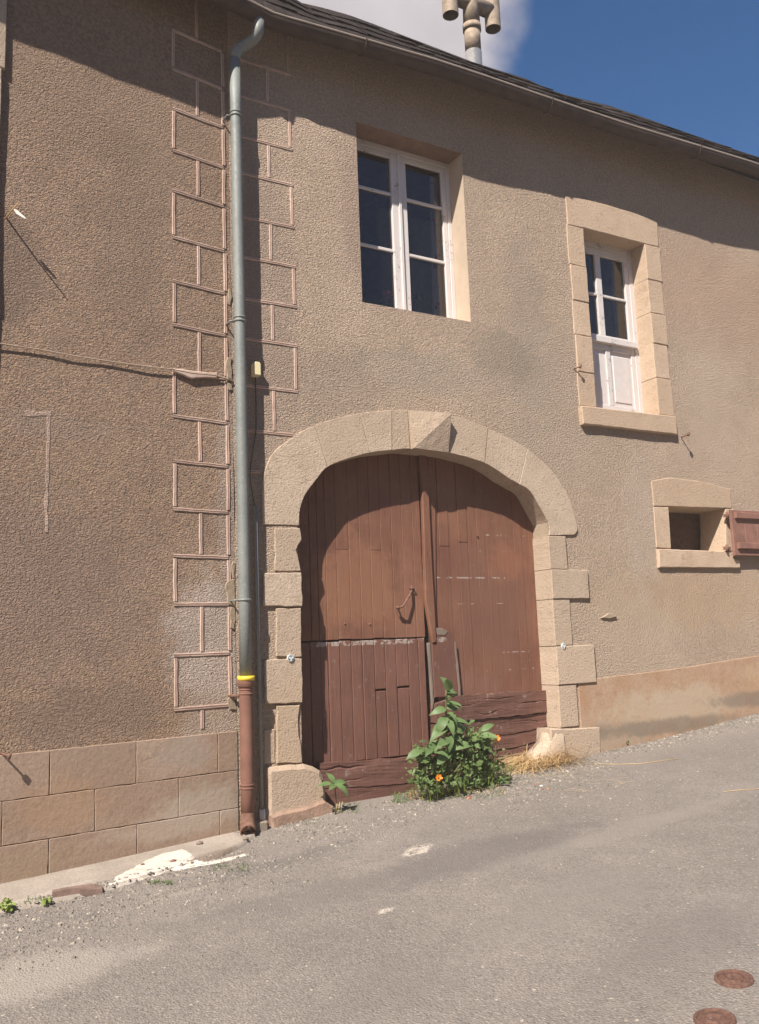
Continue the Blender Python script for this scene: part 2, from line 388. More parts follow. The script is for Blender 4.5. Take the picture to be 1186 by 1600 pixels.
MM['door'] = door_mat('red_brown_boards', (.16, .071, .048), (.215, .102, .064), .4, [
    (4.05, 4.75, zm(750, 903), .006, .47), (4.4, 5.0, zm(790, 837), .006, .56), (4.2, 4.8, zm(770, 943), .003, .54), (4.65, 5.05, zm(815, 1018), .004, .54), (4.5, 5.05, zm(815, 1045), .004, .56), (4.3, 4.9, zm(780, 862), .003, .6)],
    [(3.3, 2.05, .55, .42, (.27, .135, .078), .6, 1.5), (4.6, 1.9, .5, .6, (.17, .085, .062), .6, 1.6), (3.75, 1.7, .2, .7, (.25, .13, .085), .4, 1.6), (4.75, 2.25, .25, .2, (.26, .115, .065), .5, 1.6), (4.3, 1.2, .5, .2, (.20, .105, .08), .5, 1.6)])
MM['doorlow'] = door_mat('worn_red_brown_boards', (.145, .068, .051), (.19, .092, .068), .65, [
    (2.9, 4.1, zm(600, 1003), .018, .5)])
MM['doorold'] = door_mat('cracked_brown_timber', (.125, .06, .047), (.18, .09, .069), .8)
MM['greywood'] = door_mat('bare_grey_wood', (.17, .125, .10), (.25, .205, .17), .8)
def leaf_mat(name, c1, c2):
    m, t, b = newmat(name, .5, .4); P = posn(t); oi = t.nodes.new('ShaderNodeObjectInfo')
    col = mix(t, mapr(t, noi(t, P, 22, 3), .3, .7), c1, c2)
    col = mix(t, mapr(t, oi.outputs['Random'], 0, 1, 0, .35), col, tuple(x*1.3 for x in c2))
    t.links.new(col, b.inputs['Base Color'])
    tr = t.nodes.new('ShaderNodeBsdfTranslucent'); t.links.new(col, tr.inputs[0])
    ms = t.nodes.new('ShaderNodeMixShader'); ms.inputs[0].default_value = .3
    o = t.nodes['Material Output']; t.links.new(b.outputs[0], ms.inputs[1]); t.links.new(tr.outputs[0], ms.inputs[2]); t.links.new(ms.outputs[0], o.inputs[0]); return m
MM['leaf'] = leaf_mat('dull_green_leaf', (.10, .165, .06), (.155, .235, .09))
MM['leafdk'] = leaf_mat('undergrowth_leaf', (.085, .14, .045), (.15, .215, .075))
MM['leafyl'] = leaf_mat('yellow_green_leaf', (.17, .24, .05), (.26, .33, .08))
MM['straw'] = leaf_mat('dry_straw', (.52, .36, .18), (.70, .53, .30))
MM['stem'] = leaf_mat('plant_stem', (.13, .14, .05), (.20, .17, .08))
MM['orange'] = leaf_mat('orange_petal', (.85, .20, .01), (.95, .30, .02))
MM['redbit'] = leaf_mat('fallen_orange_petal', (.62, .20, .08), (.75, .28, .12))
MM['pink'] = leaf_mat('pink_petal', (.9, .18, .34), (.97, .32, .5))
MM['flowerheart'] = simple('flower_heart', (.25, .06, .01), .8)
MM['blue'] = simple('marker_blue', (.05, .16, .26), .4, .05)
MM['gravel'] = None
def gravel_mat():
    m, t, b = newmat('gravel_chips', .85, .2); P = posn(t)
    v = nn(t, 'ShaderNodeTexVoronoi', Scale=45.0); t.links.new(P, v.inputs['Vector'])
    sp = t.nodes.new('ShaderNodeSeparateColor'); t.links.new(v.outputs['Color'], sp.inputs[0])
    col = mix(t, sp.outputs[0], (.13, .117, .105), (.26, .23, .20)); col = mix(t, mapr(t, sp.outputs[1], .88, .95), col, (.40, .345, .29))
    t.links.new(col, b.inputs['Base Color']); return m
MM['gravel'] = gravel_mat()
def xyblots(t, pos, col, lst):
    sep = t.nodes.new('ShaderNodeSeparateXYZ'); t.links.new(pos, sep.inputs[0])
    n3 = mth(t, 'ADD', mth(t, 'MULTIPLY', noi(t, pos, 4.0, 6, .65), .65), mth(t, 'MULTIPLY', noi(t, pos, 32, 4, .7), .35))
    for (x, y, rx, ry, an, c, st, na) in lst:
        ca, sa = math.cos(an), math.sin(an)
        dx = mth(t, 'SUBTRACT', sep.outputs[0], x); dy = mth(t, 'SUBTRACT', sep.outputs[1], y)
        u = mth(t, 'ADD', mth(t, 'MULTIPLY', dx, ca/rx), mth(t, 'MULTIPLY', dy, sa/rx)); w = mth(t, 'ADD', mth(t, 'MULTIPLY', dx, -sa/ry), mth(t, 'MULTIPLY', dy, ca/ry))
        d = mth(t, 'SQRT', mth(t, 'ADD', mth(t, 'MULTIPLY', u, u), mth(t, 'MULTIPLY', w, w)))
        e = mth(t, 'SUBTRACT', mth(t, 'ADD', mth(t, 'MULTIPLY', mth(t, 'SUBTRACT', n3, .5), na), 1.0), d)
        col = mix(t, mapr(t, e, 0, .6, 0, st, True), col, c)
    return col
def road_mat():
    m, t, b = newmat('worn_asphalt', .85, .25); P = posn(t)
    big = noi(t, P, .9, 5, .6); mid = noi(t, P, 5, 5, .65)
    col = mix(t, mapr(t, big, .35, .65), (.185, .162, .145), (.235, .207, .186))
    col = mix(t, mapr(t, mid, .35, .7, 0, .5), col, (.15, .134, .122))
    v = nn(t, 'ShaderNodeTexVoronoi', Scale=95.0); t.links.new(P, v.inputs['Vector'])
    sp = t.nodes.new('ShaderNodeSeparateColor'); t.links.new(v.outputs['Color'], sp.inputs[0])
    chip = mth(t, 'MULTIPLY', mapr(t, sp.outputs[0], .45, .9), mapr(t, v.outputs['Distance'], .55, .3))
    col = mix(t, mth(t, 'MULTIPLY', chip, .6), col, (.38, .335, .295))
    col = mix(t, mth(t, 'MULTIPLY', mapr(t, sp.outputs[1], .75, .8), .3), col, (.07, .063, .058))
    v3 = nn(t, 'ShaderNodeTexVoronoi', Scale=38.0); t.links.new(P, v3.inputs['Vector'])
    s3 = t.nodes.new('ShaderNodeSeparateColor'); t.links.new(v3.outputs['Color'], s3.inputs[0])
    col = mix(t, mth(t, 'MULTIPLY', mapr(t, s3.outputs[0], .955, .965), mapr(t, v3.outputs['Distance'], .28, .2)), col, (.42, .36, .30))
    sep = t.nodes.new('ShaderNodeSeparateXYZ'); t.links.new(P, sep.inputs[0])
    # dusty verge along the wall, darker wheel track further out
    edge = mapr(t, mth(t, 'ADD', sep.outputs[1], mth(t, 'MULTIPLY', mth(t, 'SUBTRACT', mid, .5), 1.2)), -.75, -.05)
    col = mix(t, mth(t, 'MULTIPLY', edge, .5), col, (.26, .225, .195))
    L = []
    for (px, py, rx, ry, an, c, st, na) in [(760, 1330, 1.1, .30, .1, (.125, .112, .103), .6, 2.0), (500, 1400, .9, .25, -.1, (.15, .135, .122), .5, 2.0), (60, 1520, .55, .35, .0, (.33, .295, .26), .6, 1.8), (1050, 1480, .7, .3, .3, (.16, .142, .128), .5, 2.0),
            (900, 1400, .8, .35, .2, (.20, .18, .16), .5, 1.6), (430, 1350, .7, .12, .15, (.13, .118, .108), .55, 2.2), (1000, 1290, 1.4, .16, .05, (.24, .215, .19), .5, 2), (652, 1328, .13, .06, .2, (.50, .45, .40), .85, 2.2), (602, 1424, .06, .03, .2, (.46, .41, .37), .8, 2.0), (270, 1400, .35, .05, .2, (.30, .27, .235), .6, 2.2), (600, 1560, .5, .3, .4, (.17, .15, .135), .5, 2)]:
        g = G(px, py); L.append((g.x, g.y, rx, ry, an, c, st, na))
    col = xyblots(t, P, col, L)
    t.links.new(col, b.inputs['Base Color'])
    h = mth(t, 'ADD', mapr(t, v.outputs['Distance'], .6, .1), mth(t, 'MULTIPLY', noi(t, P, 160, 3, .6), .8))
    bump(t, b, h, .0035); return m
MM['road'] = road_mat()

MM['concrete'] = MM['concrete0']
def apron_mat():
    m, t, b = newmat('apron_concrete', .92, .15); P = posn(t)
    col = mix(t, mapr(t, noi(t, P, 4, 5, .6), .35, .65), (.30, .26, .22), (.39, .34, .295))
    col = mix(t, mapr(t, noi(t, P, 60, 4, .7), .4, .7, 0, .45), col, (.19, .155, .125))
    L = []
    for (px, py, rx, ry, an, c, st, na) in [(345, 1325, .30, .10, .2, (.19, .14, .11), .8, 1.5), (240, 1348, .26, .075, .35, (.66, .60, .54), .95, 2.2), (275, 1338, .14, .07, .2, (.68, .62, .56), .95, 1.8), (190, 1374, .16, .05, .5, (.58, .52, .46), .85, 2.2), (340, 1350, .20, .022, .38, (.62, .56, .50), .9, 1.5), (100, 1380, .25, .05, .3, (.40, .36, .31), .5, 2), (30, 1400, .2, .05, .3, (.40, .36, .31), .4, 2)]:
        g = G(px, py, .05); L.append((g.x, g.y, rx, ry, an, c, st, na))
    col = xyblots(t, P, col, L); t.links.new(col, b.inputs['Base Color'])
    bump(t, b, mth(t, 'ADD', noi(t, P, 70, 4, .7), noi(t, P, 14, 4, .6)), .006); return m
MM['apron'] = apron_mat()
# ------------------------------------------------------------------ ground
def build_ground():
    xs = []; x = -3.0
    def seq(vals): return sorted(set(round(v, 3) for v in vals))
    xs = seq([-400, -200, -100, -50, -25, -12, -6, -4] + [-3+.12*i for i in range(110)] + [10.5, 12, 14, 20, 30, 60, 120, 250, 400])
    ys = seq([-400, -200, -100, -50, -25, -15, -11, -9, -8] + [-7+.1*i for i in range(85)] + [2, 4, 8, 20, 60, 200, 400])
    vs = [(a, c, ground(a, c)+(.006*noise.noise(Vector((a*3, c*3, 0))) if abs(a) < 11 and -8 < c < 1 else 0)) for c in ys for a in xs]
    n = len(xs); fs = [[j*n+i, j*n+i+1, (j+1)*n+i+1, (j+1)*n+i] for j in range(len(ys)-1) for i in range(n-1)]
    o = mk('road', vs, fs, MM['road'], None, True, origin=(0, 0, 0)); tag(o, kind='structure')
    # concrete apron along the left wall
    outer = [(-10, 1428), (60, 1416), (120, 1404), (180, 1388), (250, 1366), (310, 1350), (345, 1340), (380, 1322), (398, 1308)]
    po = [G(*p) for p in outer]
    po = [po[0]+(po[0]-po[2])*3] + po
    inner = [FL(-4.2, .05, 0)]+[FL((PL(min(px, 372), py)[0] if px < 380 else .02)+(0 if px < 372 else .03), .05, 0) for px, py in [(-10, 1380), (60, 1366), (120, 1352), (180, 1338), (250, 1325), (310, 1312), (345, 1304), (380, 1300), (398, 1296)]]
    vs = []; fs = []
    K_ = 6
    for a, b2 in zip(inner, po):
        zi = interp(a.x, [-1.9, .77, 1.3, 2.25], [.25, .372, .385, .422])
        for k in range(K_+1):
            f = k/K_; p = a.lerp(b2, f); z = zi*(1-f)+(ground(b2.x, b2.y)+.022)*f
            z += .004*noise.noise(Vector((p.x*6, p.y*6, 1)))
            vs.append((p.x, p.y, z))
        j = noise.noise(Vector((b2.x*8, 0, 0)))*.012
        vs.append((b2.x-.004, b2.y-.012+j, ground(b2.x, b2.y)-.02))
    n = K_+2
    for i in range(len(po)-1):
        for k in range(n-1): fs.append([i*n+k, i*n+k+1, (i+1)*n+k+1, (i+1)*n+k])
    o = mk('pavement', vs, fs, MM['apron'], None, True, origin=(1, -.3, .35)); tag(o, kind='structure')
    return o
build_ground()
def apron_z(x, y):
    # height of the apron surface at a point
    base = interp(x, [-1.9, .77, 1.3, 2.25], [.25, .372, .385, .422])
    return base
# ------------------------------------------------------------------ house
house = thing('roughcast_house', 'roughcast stone house with arched brown gate, white windows and slate roof', 'house', (3.9, .3, .45))
def wallsheet(name, outer, holes, mat, F, zamp, step=.055):
    pts = []; edges = []
    def addpoly(p):
        b0 = len(pts)
        for i, a in enumerate(p):
            pts.append(Vector((a[0], a[1])))
        for i in range(len(p)): edges.append((b0+i, b0+(i+1) % len(p)))
    def dens(p, st=.08):
        out = []
        for i in range(len(p)):
            a = Vector(p[i]); c = Vector(p[(i+1) % len(p)]); k = max(1, int((c-a).length/st))
            out += [a+(c-a)*(j/k) for j in range(k)]
        return out
    addpoly(dens(outer, .3))
    for h in holes: addpoly(dens(h))
    x0 = min(p[0] for p in outer); x1 = max(p[0] for p in outer); z0 = min(p[1] for p in outer); z1 = max(p[1] for p in outer)
    def inside(p, q):
        c = False; n = len(q)
        for i in range(n):
            a = q[i]; b2 = q[i-1]
            if (a[1] > p[1]) != (b2[1] > p[1]) and p[0] < (b2[0]-a[0])*(p[1]-a[1])/(b2[1]-a[1])+a[0]: c = not c
        return c
    def dist(p, q):
        d = 9
        for i in range(len(q)):
            a = Vector(q[i]); b2 = Vector(q[i-1]); ab = b2-a; t = max(0, min(1, (Vector(p)-a).dot(ab)/max(1e-9, ab.dot(ab))))
            d = min(d, (Vector(p)-(a+ab*t)).length)
        return d
    nb = len(pts); x = x0+step/2
    while x < x1:
        z = z0+step/2
        while z < z1:
            p = (x+rnd.uniform(-.01, .01), z+rnd.uniform(-.01, .01))
            if not any(inside(p, h) for h in holes): pts.append(Vector(p))
            z += step*(1 if x < 9 else 4)
        x += step*(1 if x < 9 else 4)
    r = delaunay_2d_cdt(pts, edges, [], 0, 1e-5)
    V, Fc = r[0], r[2]; fs = []
    for f in Fc:
        c = sum((V[i] for i in f), Vector((0, 0)))/len(f)
        if any(inside(c, h) for h in holes) or not inside(c, outer): continue
        fs.append([f[0], f[1], f[2]])
    vs = []
    for v in V:
        d = min([dist(v, h) for h in holes] or [9]); k = min(1, d/.15)
        y = zamp*k*(noise.noise(Vector((v.x*1.6, v.y*1.6, 5)))+.5*noise.noise(Vector((v.x*4, v.y*4, 2)))+.15*noise.noise(Vector((v.x*11, v.y*11, 2))))
        vs.append(F(v.x, y, v.y))
    return mk(name, vs, fs, mat, house, True)
# gate opening outline (face of the wall)
int_px = [(467, 821), (468, 797), (476, 774), (494, 749), (511, 730), (537, 719), (577, 708), (611, 704), (640, 702), (698, 708), (756, 724), (791, 746), (810, 757), (826, 767), (840, 789), (856, 820)]
def _cm(P_, n=4):
    out = []
    for i in range(len(P_)-1):
        a = Vector(P_[max(0, i-1)]); b_ = Vector(P_[i]); c = Vector(P_[i+1]); d = Vector(P_[min(len(P_)-1, i+2)])
        for k in range(n):
            t_ = k/n; out.append(.5*((2*b_)+(c-a)*t_+(2*a-5*b_+4*c-d)*t_*t_+(3*b_-a-3*c+d)*t_**3))
    return out+[Vector(P_[-1])]
XJR = 5.07
intr = [tuple(v) for v in _cm([R2(*p) for p in int_px])]
gate_open = [(2.745, .2)] + [(2.745, 2.40)] + intr[6:-1] + [(XJR, 2.45), (XJR, .2)]
big = inset(gate_open, -.012)
w1 = (3.345, 4.248, 4.39, 5.77); w1_open = rect(*w1)
w2_open = [(5.755, 3.627), (6.55, 3.627), (6.55, 5.372), (5.755, 5.378)]
sm = [R2(1044, 792), R2(1133, 794), R2(1133, 861), R2(1048, 858)]
sm_x0, sm_x1 = sm[0][0], sm[1][0]; sm_z0, sm_z1 = sm[3][1], sm[0][1]
sm_open = rect(sm_x0, sm_z0, sm_x1, sm_z1)
WT = 6.5
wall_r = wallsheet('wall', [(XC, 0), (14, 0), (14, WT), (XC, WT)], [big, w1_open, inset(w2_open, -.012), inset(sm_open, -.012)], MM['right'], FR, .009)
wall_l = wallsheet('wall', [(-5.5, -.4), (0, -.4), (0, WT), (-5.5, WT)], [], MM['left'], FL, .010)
def reveal(name, poly, depth, mat, skip=None, y0=0.0):
    n = len(poly); vs = []; fs = []
    for p in poly: vs.append(FR(p[0], y0, p[1]))
    for p in poly: vs.append(FR(p[0], depth, p[1]))
    for i in range(n):
        if skip and i in skip: continue
        fs.append([i, (i+1) % n, n+(i+1) % n, n+i])
    return mk(name, vs, fs, mat, house)
reveal('gate_reveal', big, .45, MM['mortar'], {len(big)-1})
reveal('window_reveal', w1_open, .42, MM['plaster'], {2})
mk('window_head', [FR(w1[0], 0, w1[3]), FR(w1[2], 0, w1[3]), FR(w1[2], .42, w1[3]), FR(w1[0], .42, w1[3])], [[0, 1, 2, 3]], simple('shaded_head_render', (.20, .13, .095), .9, .2, 10, bd=.004), house)  # brown head, darkened so its colour carries the shade on the underside
reveal('window_reveal', inset(w2_open, -.012), .42, MM['mortar'])
reveal('window_reveal', inset(sm_open, -.012), .5, MM['mortar'])
# unseen body: back, ends
o = mk('back_wall', [(-3.2, 7, -1), (14, 7, -1), (14, 7, 6.6), (-3.2, 7, 6.6), (-3.2, -.8, -1), (-3.2, -.8, 6.6), (14, 0, -1), (14, 0, 6.6)], [[0, 1, 2, 3], [4, 0, 3, 5], [1, 6, 7, 2]], MM['mortar'], house)
# interior of rooms
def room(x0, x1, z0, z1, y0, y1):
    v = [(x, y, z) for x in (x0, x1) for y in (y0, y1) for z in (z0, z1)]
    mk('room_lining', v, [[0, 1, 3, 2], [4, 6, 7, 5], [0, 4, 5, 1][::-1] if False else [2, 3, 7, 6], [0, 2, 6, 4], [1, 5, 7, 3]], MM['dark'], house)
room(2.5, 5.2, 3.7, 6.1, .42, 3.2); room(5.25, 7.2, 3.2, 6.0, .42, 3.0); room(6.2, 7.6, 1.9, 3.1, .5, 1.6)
# ---- arch stones
ST = MM['stone']
vo = [
 [(409, 820), (410, 785), (410, 750), (414, 735), (421, 720), (430, 707), (450, 688), (470, 675), (491, 665), (511, 730), (494, 749), (476, 774), (468, 797), (467, 821)],
 [(491, 665), (525, 654), (561, 645), (577, 708), (537, 719), (511, 730)],
 [(561, 645), (590, 643), (611, 642), (611, 704), (577, 708)],
 [(611, 642), (636, 641), (640, 702), (611, 704)],
 None,
 [(697, 650), (730, 657), (761, 668), (756, 724), (727, 715), (698, 708)],
 [(761, 668), (795, 685), (823, 702), (810, 757), (791, 746), (756, 724)],
 [(823, 702), (845, 718), (870, 745), (887, 780), (898, 815), (899, 830), (893, 835), (857, 837), (856, 820), (840, 789), (826, 767), (810, 757)]]
def catmull(P_, n=7):
    out = []
    for i in range(len(P_)-1):
        a = Vector(P_[max(0, i-1)]); b_ = Vector(P_[i]); c = Vector(P_[i+1]); d = Vector(P_[min(len(P_)-1, i+2)])
        for k in range(n):
            t_ = k/n; out.append(.5*((2*b_)+(c-a)*t_+(2*a-5*b_+4*c-d)*t_*t_+(3*b_-a-3*c+d)*t_**3))
    return out+[Vector(P_[-1])]
ci = catmull([R2(*p) for p in int_px+[(857, 837)]]); ce = catmull([R2(*p) for p in [(409, 820), (409, 785), (410, 750), (419, 720), (432, 702), (450, 688), (470, 675), (491, 665), (525, 654), (561, 646), (590, 643), (611, 641), (636, 641), (665, 643), (697, 649), (730, 657), (761, 669), (795, 685), (823, 702), (850, 724), (872, 750), (888, 780), (898, 812), (901, 828), (896, 836)]])
jn = [((409, 820), (467, 821)), ((491, 665), (511, 730)), ((561, 646), (577, 708)), ((611, 641), (611, 704)), ((636, 641), (640, 702)), ((697, 649), (698, 708)), ((761, 669), (756, 724)), ((823, 702), (810, 757)), ((896, 836), (857, 837))]
def near(c, p): q = Vector(R2(*p)); return min(range(len(c)), key=lambda k: (c[k]-q).length)
for i in range(8):
    if i == 4: continue
    e0, e1 = near(ce, jn[i][0]), near(ce, jn[i+1][0]); n0_, n1_ = near(ci, jn[i][1]), near(ci, jn[i+1][1])
    q = ce[e0:e1+1]+ci[n0_:n1_+1][::-1]
    prism('voussoir', q, -.010-.0025*(i % 3), .22, ST, house, bev=.0025, gap=.0012, amp=.0014, seed=i*3)
# keystone with a diagonal ridge
kq = [R2(636, 641), R2(697, 649.5), R2(698, 708), R2(641, 702)]; ky = [-.018, -.085, -.03, -.055]
kv = [FR(a[0]+(.003 if i in (0, 3) else -.003), y, a[1]) for i, (a, y) in enumerate(zip(kq, ky))]+[FR(a[0], .22, a[1]) for a in kq]
bm = bmesh.new(); bv = [bm.verts.new(v) for v in kv]
for f in ([0, 3, 1], [1, 3, 2], [0, 1, 5, 4], [1, 2, 6, 5], [2, 3, 7, 6], [3, 0, 4, 7]): bm.faces.new([bv[i] for i in f])
bmesh.ops.subdivide_edges(bm, edges=bm.edges, cuts=5, use_grid_fill=True)
for v in bm.verts:
    if v.co.y < .1: v.co += Vector((0, noise.noise(v.co*18)*.004, 0))
tag(bmk('keystone', bm, ST, house), 'keystone cut with a diagonal ridge')
# jamb stones, left
lj = [[(428, 825), (468, 825), (471, 845), (462, 860), (468, 880), (470, 893), (428, 893)],
 [(409, 896), (470, 894), (471, 948), (409, 948)],
 [(430, 950), (470, 950), (470, 990), (471, 1027), (430, 1027)],
 [(411, 1030), (470, 1028), (472, 1060), (471, 1098), (412, 1101)],
 [(431, 1102), (468, 1101), (466, 1120), (465, 1142), (471, 1168), (471, 1192), (431, 1193)]]
for i, p in enumerate(lj): prism('jamb_stone', [R2(*a) for a in p], -.014-.007*(i % 2), .24, ST, house, bev=.005, gap=.0025, amp=.005, step=.03, seed=20+i)
prism('jamb_stone', [R2(*a) for a in [(413, 1197), (440, 1195), (472, 1193), (486, 1197), (497, 1203), (504, 1216), (507, 1235), (507, 1262), (413, 1290)]], -.05, .2, ST, house, bev=.03, gap=.002, amp=.005, seed=31)
prism('foot_slab', [R2(*a) for a in [(415, 1272), (500, 1250), (514, 1258), (512, 1285), (418, 1300)]], -.085, .1, simple('reddish_slab', (.30, .20, .15), .9, .25, 14, bd=.006), house, bev=.015, gap=0, amp=.006, seed=33)
prism('jamb_stone', [R2(*a) for a in [(412, 1140), (430, 1138), (430, 1193), (412, 1194)]], -.006, .02, ST, house, bev=.004, seed=34)
# jamb stones, right
rz = [R2(880, y)[1] for y in (838, 890, 936, 1009, 1070, 1137)]
ro_ = [R2(884, 860)[0], R2(917, 910)[0], R2(891, 970)[0], R2(928, 1040)[0], R2(901, 1100)[0]]
for i in range(5):
    prism('jamb_stone', rect(XJR, rz[i+1], ro_[i], rz[i]), -.016-.008*(i % 2 == 1), .24, ST, house, bev=.005, gap=.0025, amp=.002, step=.05, seed=40+i)
prism('jamb_stone', [R2(*a) for a in [(858, 1138), (900, 1137), (936, 1135), (938, 1190), (858, 1200)]], -.018, .2, ST, house, bev=.01, gap=.003, amp=.004, seed=47)
# worn guard stone, right
gp = catmull([R2(*a) for a in [(862, 1139), (857, 1150), (851, 1162), (842, 1174), (833, 1186), (828, 1200)]], 4)
q = gp+[Vector(R2(893, 1200)), Vector(R2(889, 1170)), Vector(R2(882, 1139))]
prism('guard_stone', q, -.030, .12, ST, house, bev=.05, gap=0, amp=.005, step=.03, seed=52, smooth=True)

# ---- joint bands (fake quoins), left wall
def wn(x, z): return noise.noise(Vector((x*1.6, z*1.6, 5)))+.5*noise.noise(Vector((x*4, z*4, 2)))+.15*noise.noise(Vector((x*11, z*11, 2)))
def band(s0, z0, s1, z1, F, w=.023):
    """double raised fillet with a sunk pink line, laid on the roughcast"""
    a = Vector((s0, z0)); b2 = Vector((s1, z1)); d = (b2-a).normalized(); nrm = Vector((-d.y, d.x))
    k = max(2, int((b2-a).length/.04)); prof = [(-.5, .004), (-.42, -.0022), (-.15, -.0028), (-.07, .001), (.07, .001), (.15, -.0028), (.42, -.0022), (.5, .004)]
    vs = []; fs = []
    for i in range(k+1):
        p = a+(b2-a)*(i/k); j = noise.noise(Vector((p.x*9, p.y*9, 1)))*.0025
        ww = w*(1+.18*noise.noise(Vector((p.x*12, p.y*12, 7))))
        for (u, y) in prof:
            q = p+nrm*(u*ww+j)
            vs.append(F(q.x, y+.0012*noise.noise(Vector((q.x*30, q.y*30, 4)))-.0035+(.010 if F is FL else .009)*wn(q.x, q.y), q.y))
    n = len(prof)
    for i in range(k):
        for m_ in range(n-1): fs.append([i*n+m_, i*n+m_+1, (i+1)*n+m_+1, (i+1)*n+m_])
    o = mk('joint_band', vs, fs, MM['band'], house)
    o.data.materials.append(MM['bandg'])
    for i, f in enumerate(o.data.polygons):
        if i % (n-1) in (2, 3, 4): f.material_index = 1
    return o
zl = [6.014, 5.708, 5.401, 5.084, 4.785, 4.440, 4.118, 3.806, 3.489, 3.169, 2.858, 2.534, 2.224, 1.906, 1.577, 1.234]
for i in range(0, 16, 2):
    zt, zb = zl[i], zl[i+1]; s = -.455
    band(s, zt, -.05, zt, FL); band(s, zb, -.05, zb, FL); band(s+.012, zb+.018, s+.012, zt-.018, FL)
    nx = zl[i+2] if i+2 < 16 else 1.08
    s2 = -.255
    band(s2, nx+.018, s2, zb-.018, FL)
band(-.255, 6.032, -.255, 6.5, FL)
for i in range(0, 15): band(-.045, zl[i+1]+.019, -.045, zl[i]-.019, FL, .026)
zr = [6.003, 5.701, 5.376, 5.084, 4.741, 4.428, 4.11, 3.809, 3.461, 3.13]
xr0 = 2.31
for i in range(10):
    band(xr0, zr[i], 2.755+(.017 if i < 9 else 0), zr[i], FR)
for i in range(1, 9, 2): band(2.755, zr[i+1]+.018, 2.755, zr[i]-.018, FR)
band(2.755, zr[0]+.018, 2.755, 6.35, FR)
for i in range(0, 9, 2): band(2.575, zr[i+1]+.018, 2.575, zr[i]-.018, FR)
band(xr0, 2.836, 2.46, 2.836, FR)
# ---- plinth blocks, left (fake ashlar) and smooth plinth, right
PB = MM['block']
rows = [(1.063, .808, [-5.4, -4.3, -3.25, -2.2, -1.77, -1.243, -.713, -.15, 0]), (.808, .566, [-5.4, -4.7, -3.6, -2.6, -2.05, -1.503, -.973, -.431, 0]), (.566, .15, [-5.4, -4.3, -3.3, -2.3, -1.77, -1.241, -.708, -.14, 0])]
for ri, (zt, zb, ss) in enumerate(rows):
    for i in range(len(ss)-1):
        prism('plinth_block', rect(ss[i], zb, ss[i+1], zt), -.012+.0012*rnd.random(), .03, PB, house, FL, bev=.003, gap=.002, amp=.003, seed=60+ri*9+i)
ptop = [R2(905, 1064), R2(930, 1061), R2(980, 1054), R2(1040, 1047), R2(1100, 1038), R2(1150, 1030), R2(1186, 1024)]
sl = (ptop[-1][1]-ptop[1][1])/(ptop[-1][0]-ptop[1][0])
ptop += [(14, ptop[-1][1]+sl*(14-ptop[-1][0]))]
prism('plinth_render', [(ptop[0][0]-.02, .3)]+[(ptop[0][0]-.02, ptop[0][1])]+ptop[1:]+[(14, .9)], -.010, .0, MM['plinth'], house, bev=.004, gap=0, amp=.003, step=.12, seed=90)
# repaired corner: broken edges of render beside the pipe
for i, (py0, py1) in enumerate([(560, 602), (590, 612), (905, 950), (950, 985), (1085, 1112), (880, 905), (455, 480)]):
    z1 = PL(362, py0)[1]; z0 = PL(362, py1)[1]; wv = [.05, .04, .075, .045, .07, .03, .03][i]
    prism('broken_render', [(-wv, (z0+z1)/2+.03), (-wv*.7, z1), (-.002, z1), (-.002, z0), (-wv*.8, z0+.01)], -.009, .0, MM['mortar'], house, FL, bev=.004, gap=0, amp=.012, step=.02, seed=95+i)
# plaster traces of a removed fitting
TRM = roughcast('pale_trace', (.45, .335, .28), (.53, .41, .34), [], scale=80, dist=.012)
def trace(px0, px1, w):
    a = Vector(PL(*px0)); b2 = Vector(PL(*px1)); d = (b2-a).normalized(); nr = Vector((-d.y, d.x)); k = max(3, int((b2-a).length/.025)); vs = []; fs = []
    for i in range(k+1):
        p = a+(b2-a)*(i/k); ww = w*(1+.8*noise.noise(Vector((p.x*14, p.y*14, 3)))); jx = .006*noise.noise(Vector((p.x*7, p.y*7, 9)))
        for u, y in ((-.5, .003), (-.3, -.0012), (.3, -.0012), (.5, .003)):
            q = p+nr*(u*ww+jx); vs.append(FL(q.x, .010*wn(q.x, q.y)+y-.0012, q.y))
    for i in range(k):
        for m_ in range(3): fs.append([i*4+m_, i*4+m_+1, (i+1)*4+m_+1, (i+1)*4+m_])
    mk('plaster_trace', vs, fs, TRM, house)
trace((76, 650), (72, 832), .026); trace((38, 646), (80, 647), .035)
# dressed corner stones at the left edge of the wall
pz = [7, PL(8, 112)[1], PL(0, 330)[1]-.62, PL(0, 330)[1]-1.2, 2.6, 1.9, 1.1]
for i in range(len(pz)-1):
    prism('corner_stone', rect(-2.2, pz[i+1], -1.586-(.012 if i > 0 else 0)-.009*i, pz[i]), -.027, .05, ST, house, FL, bev=.006, amp=.003, seed=100+i)

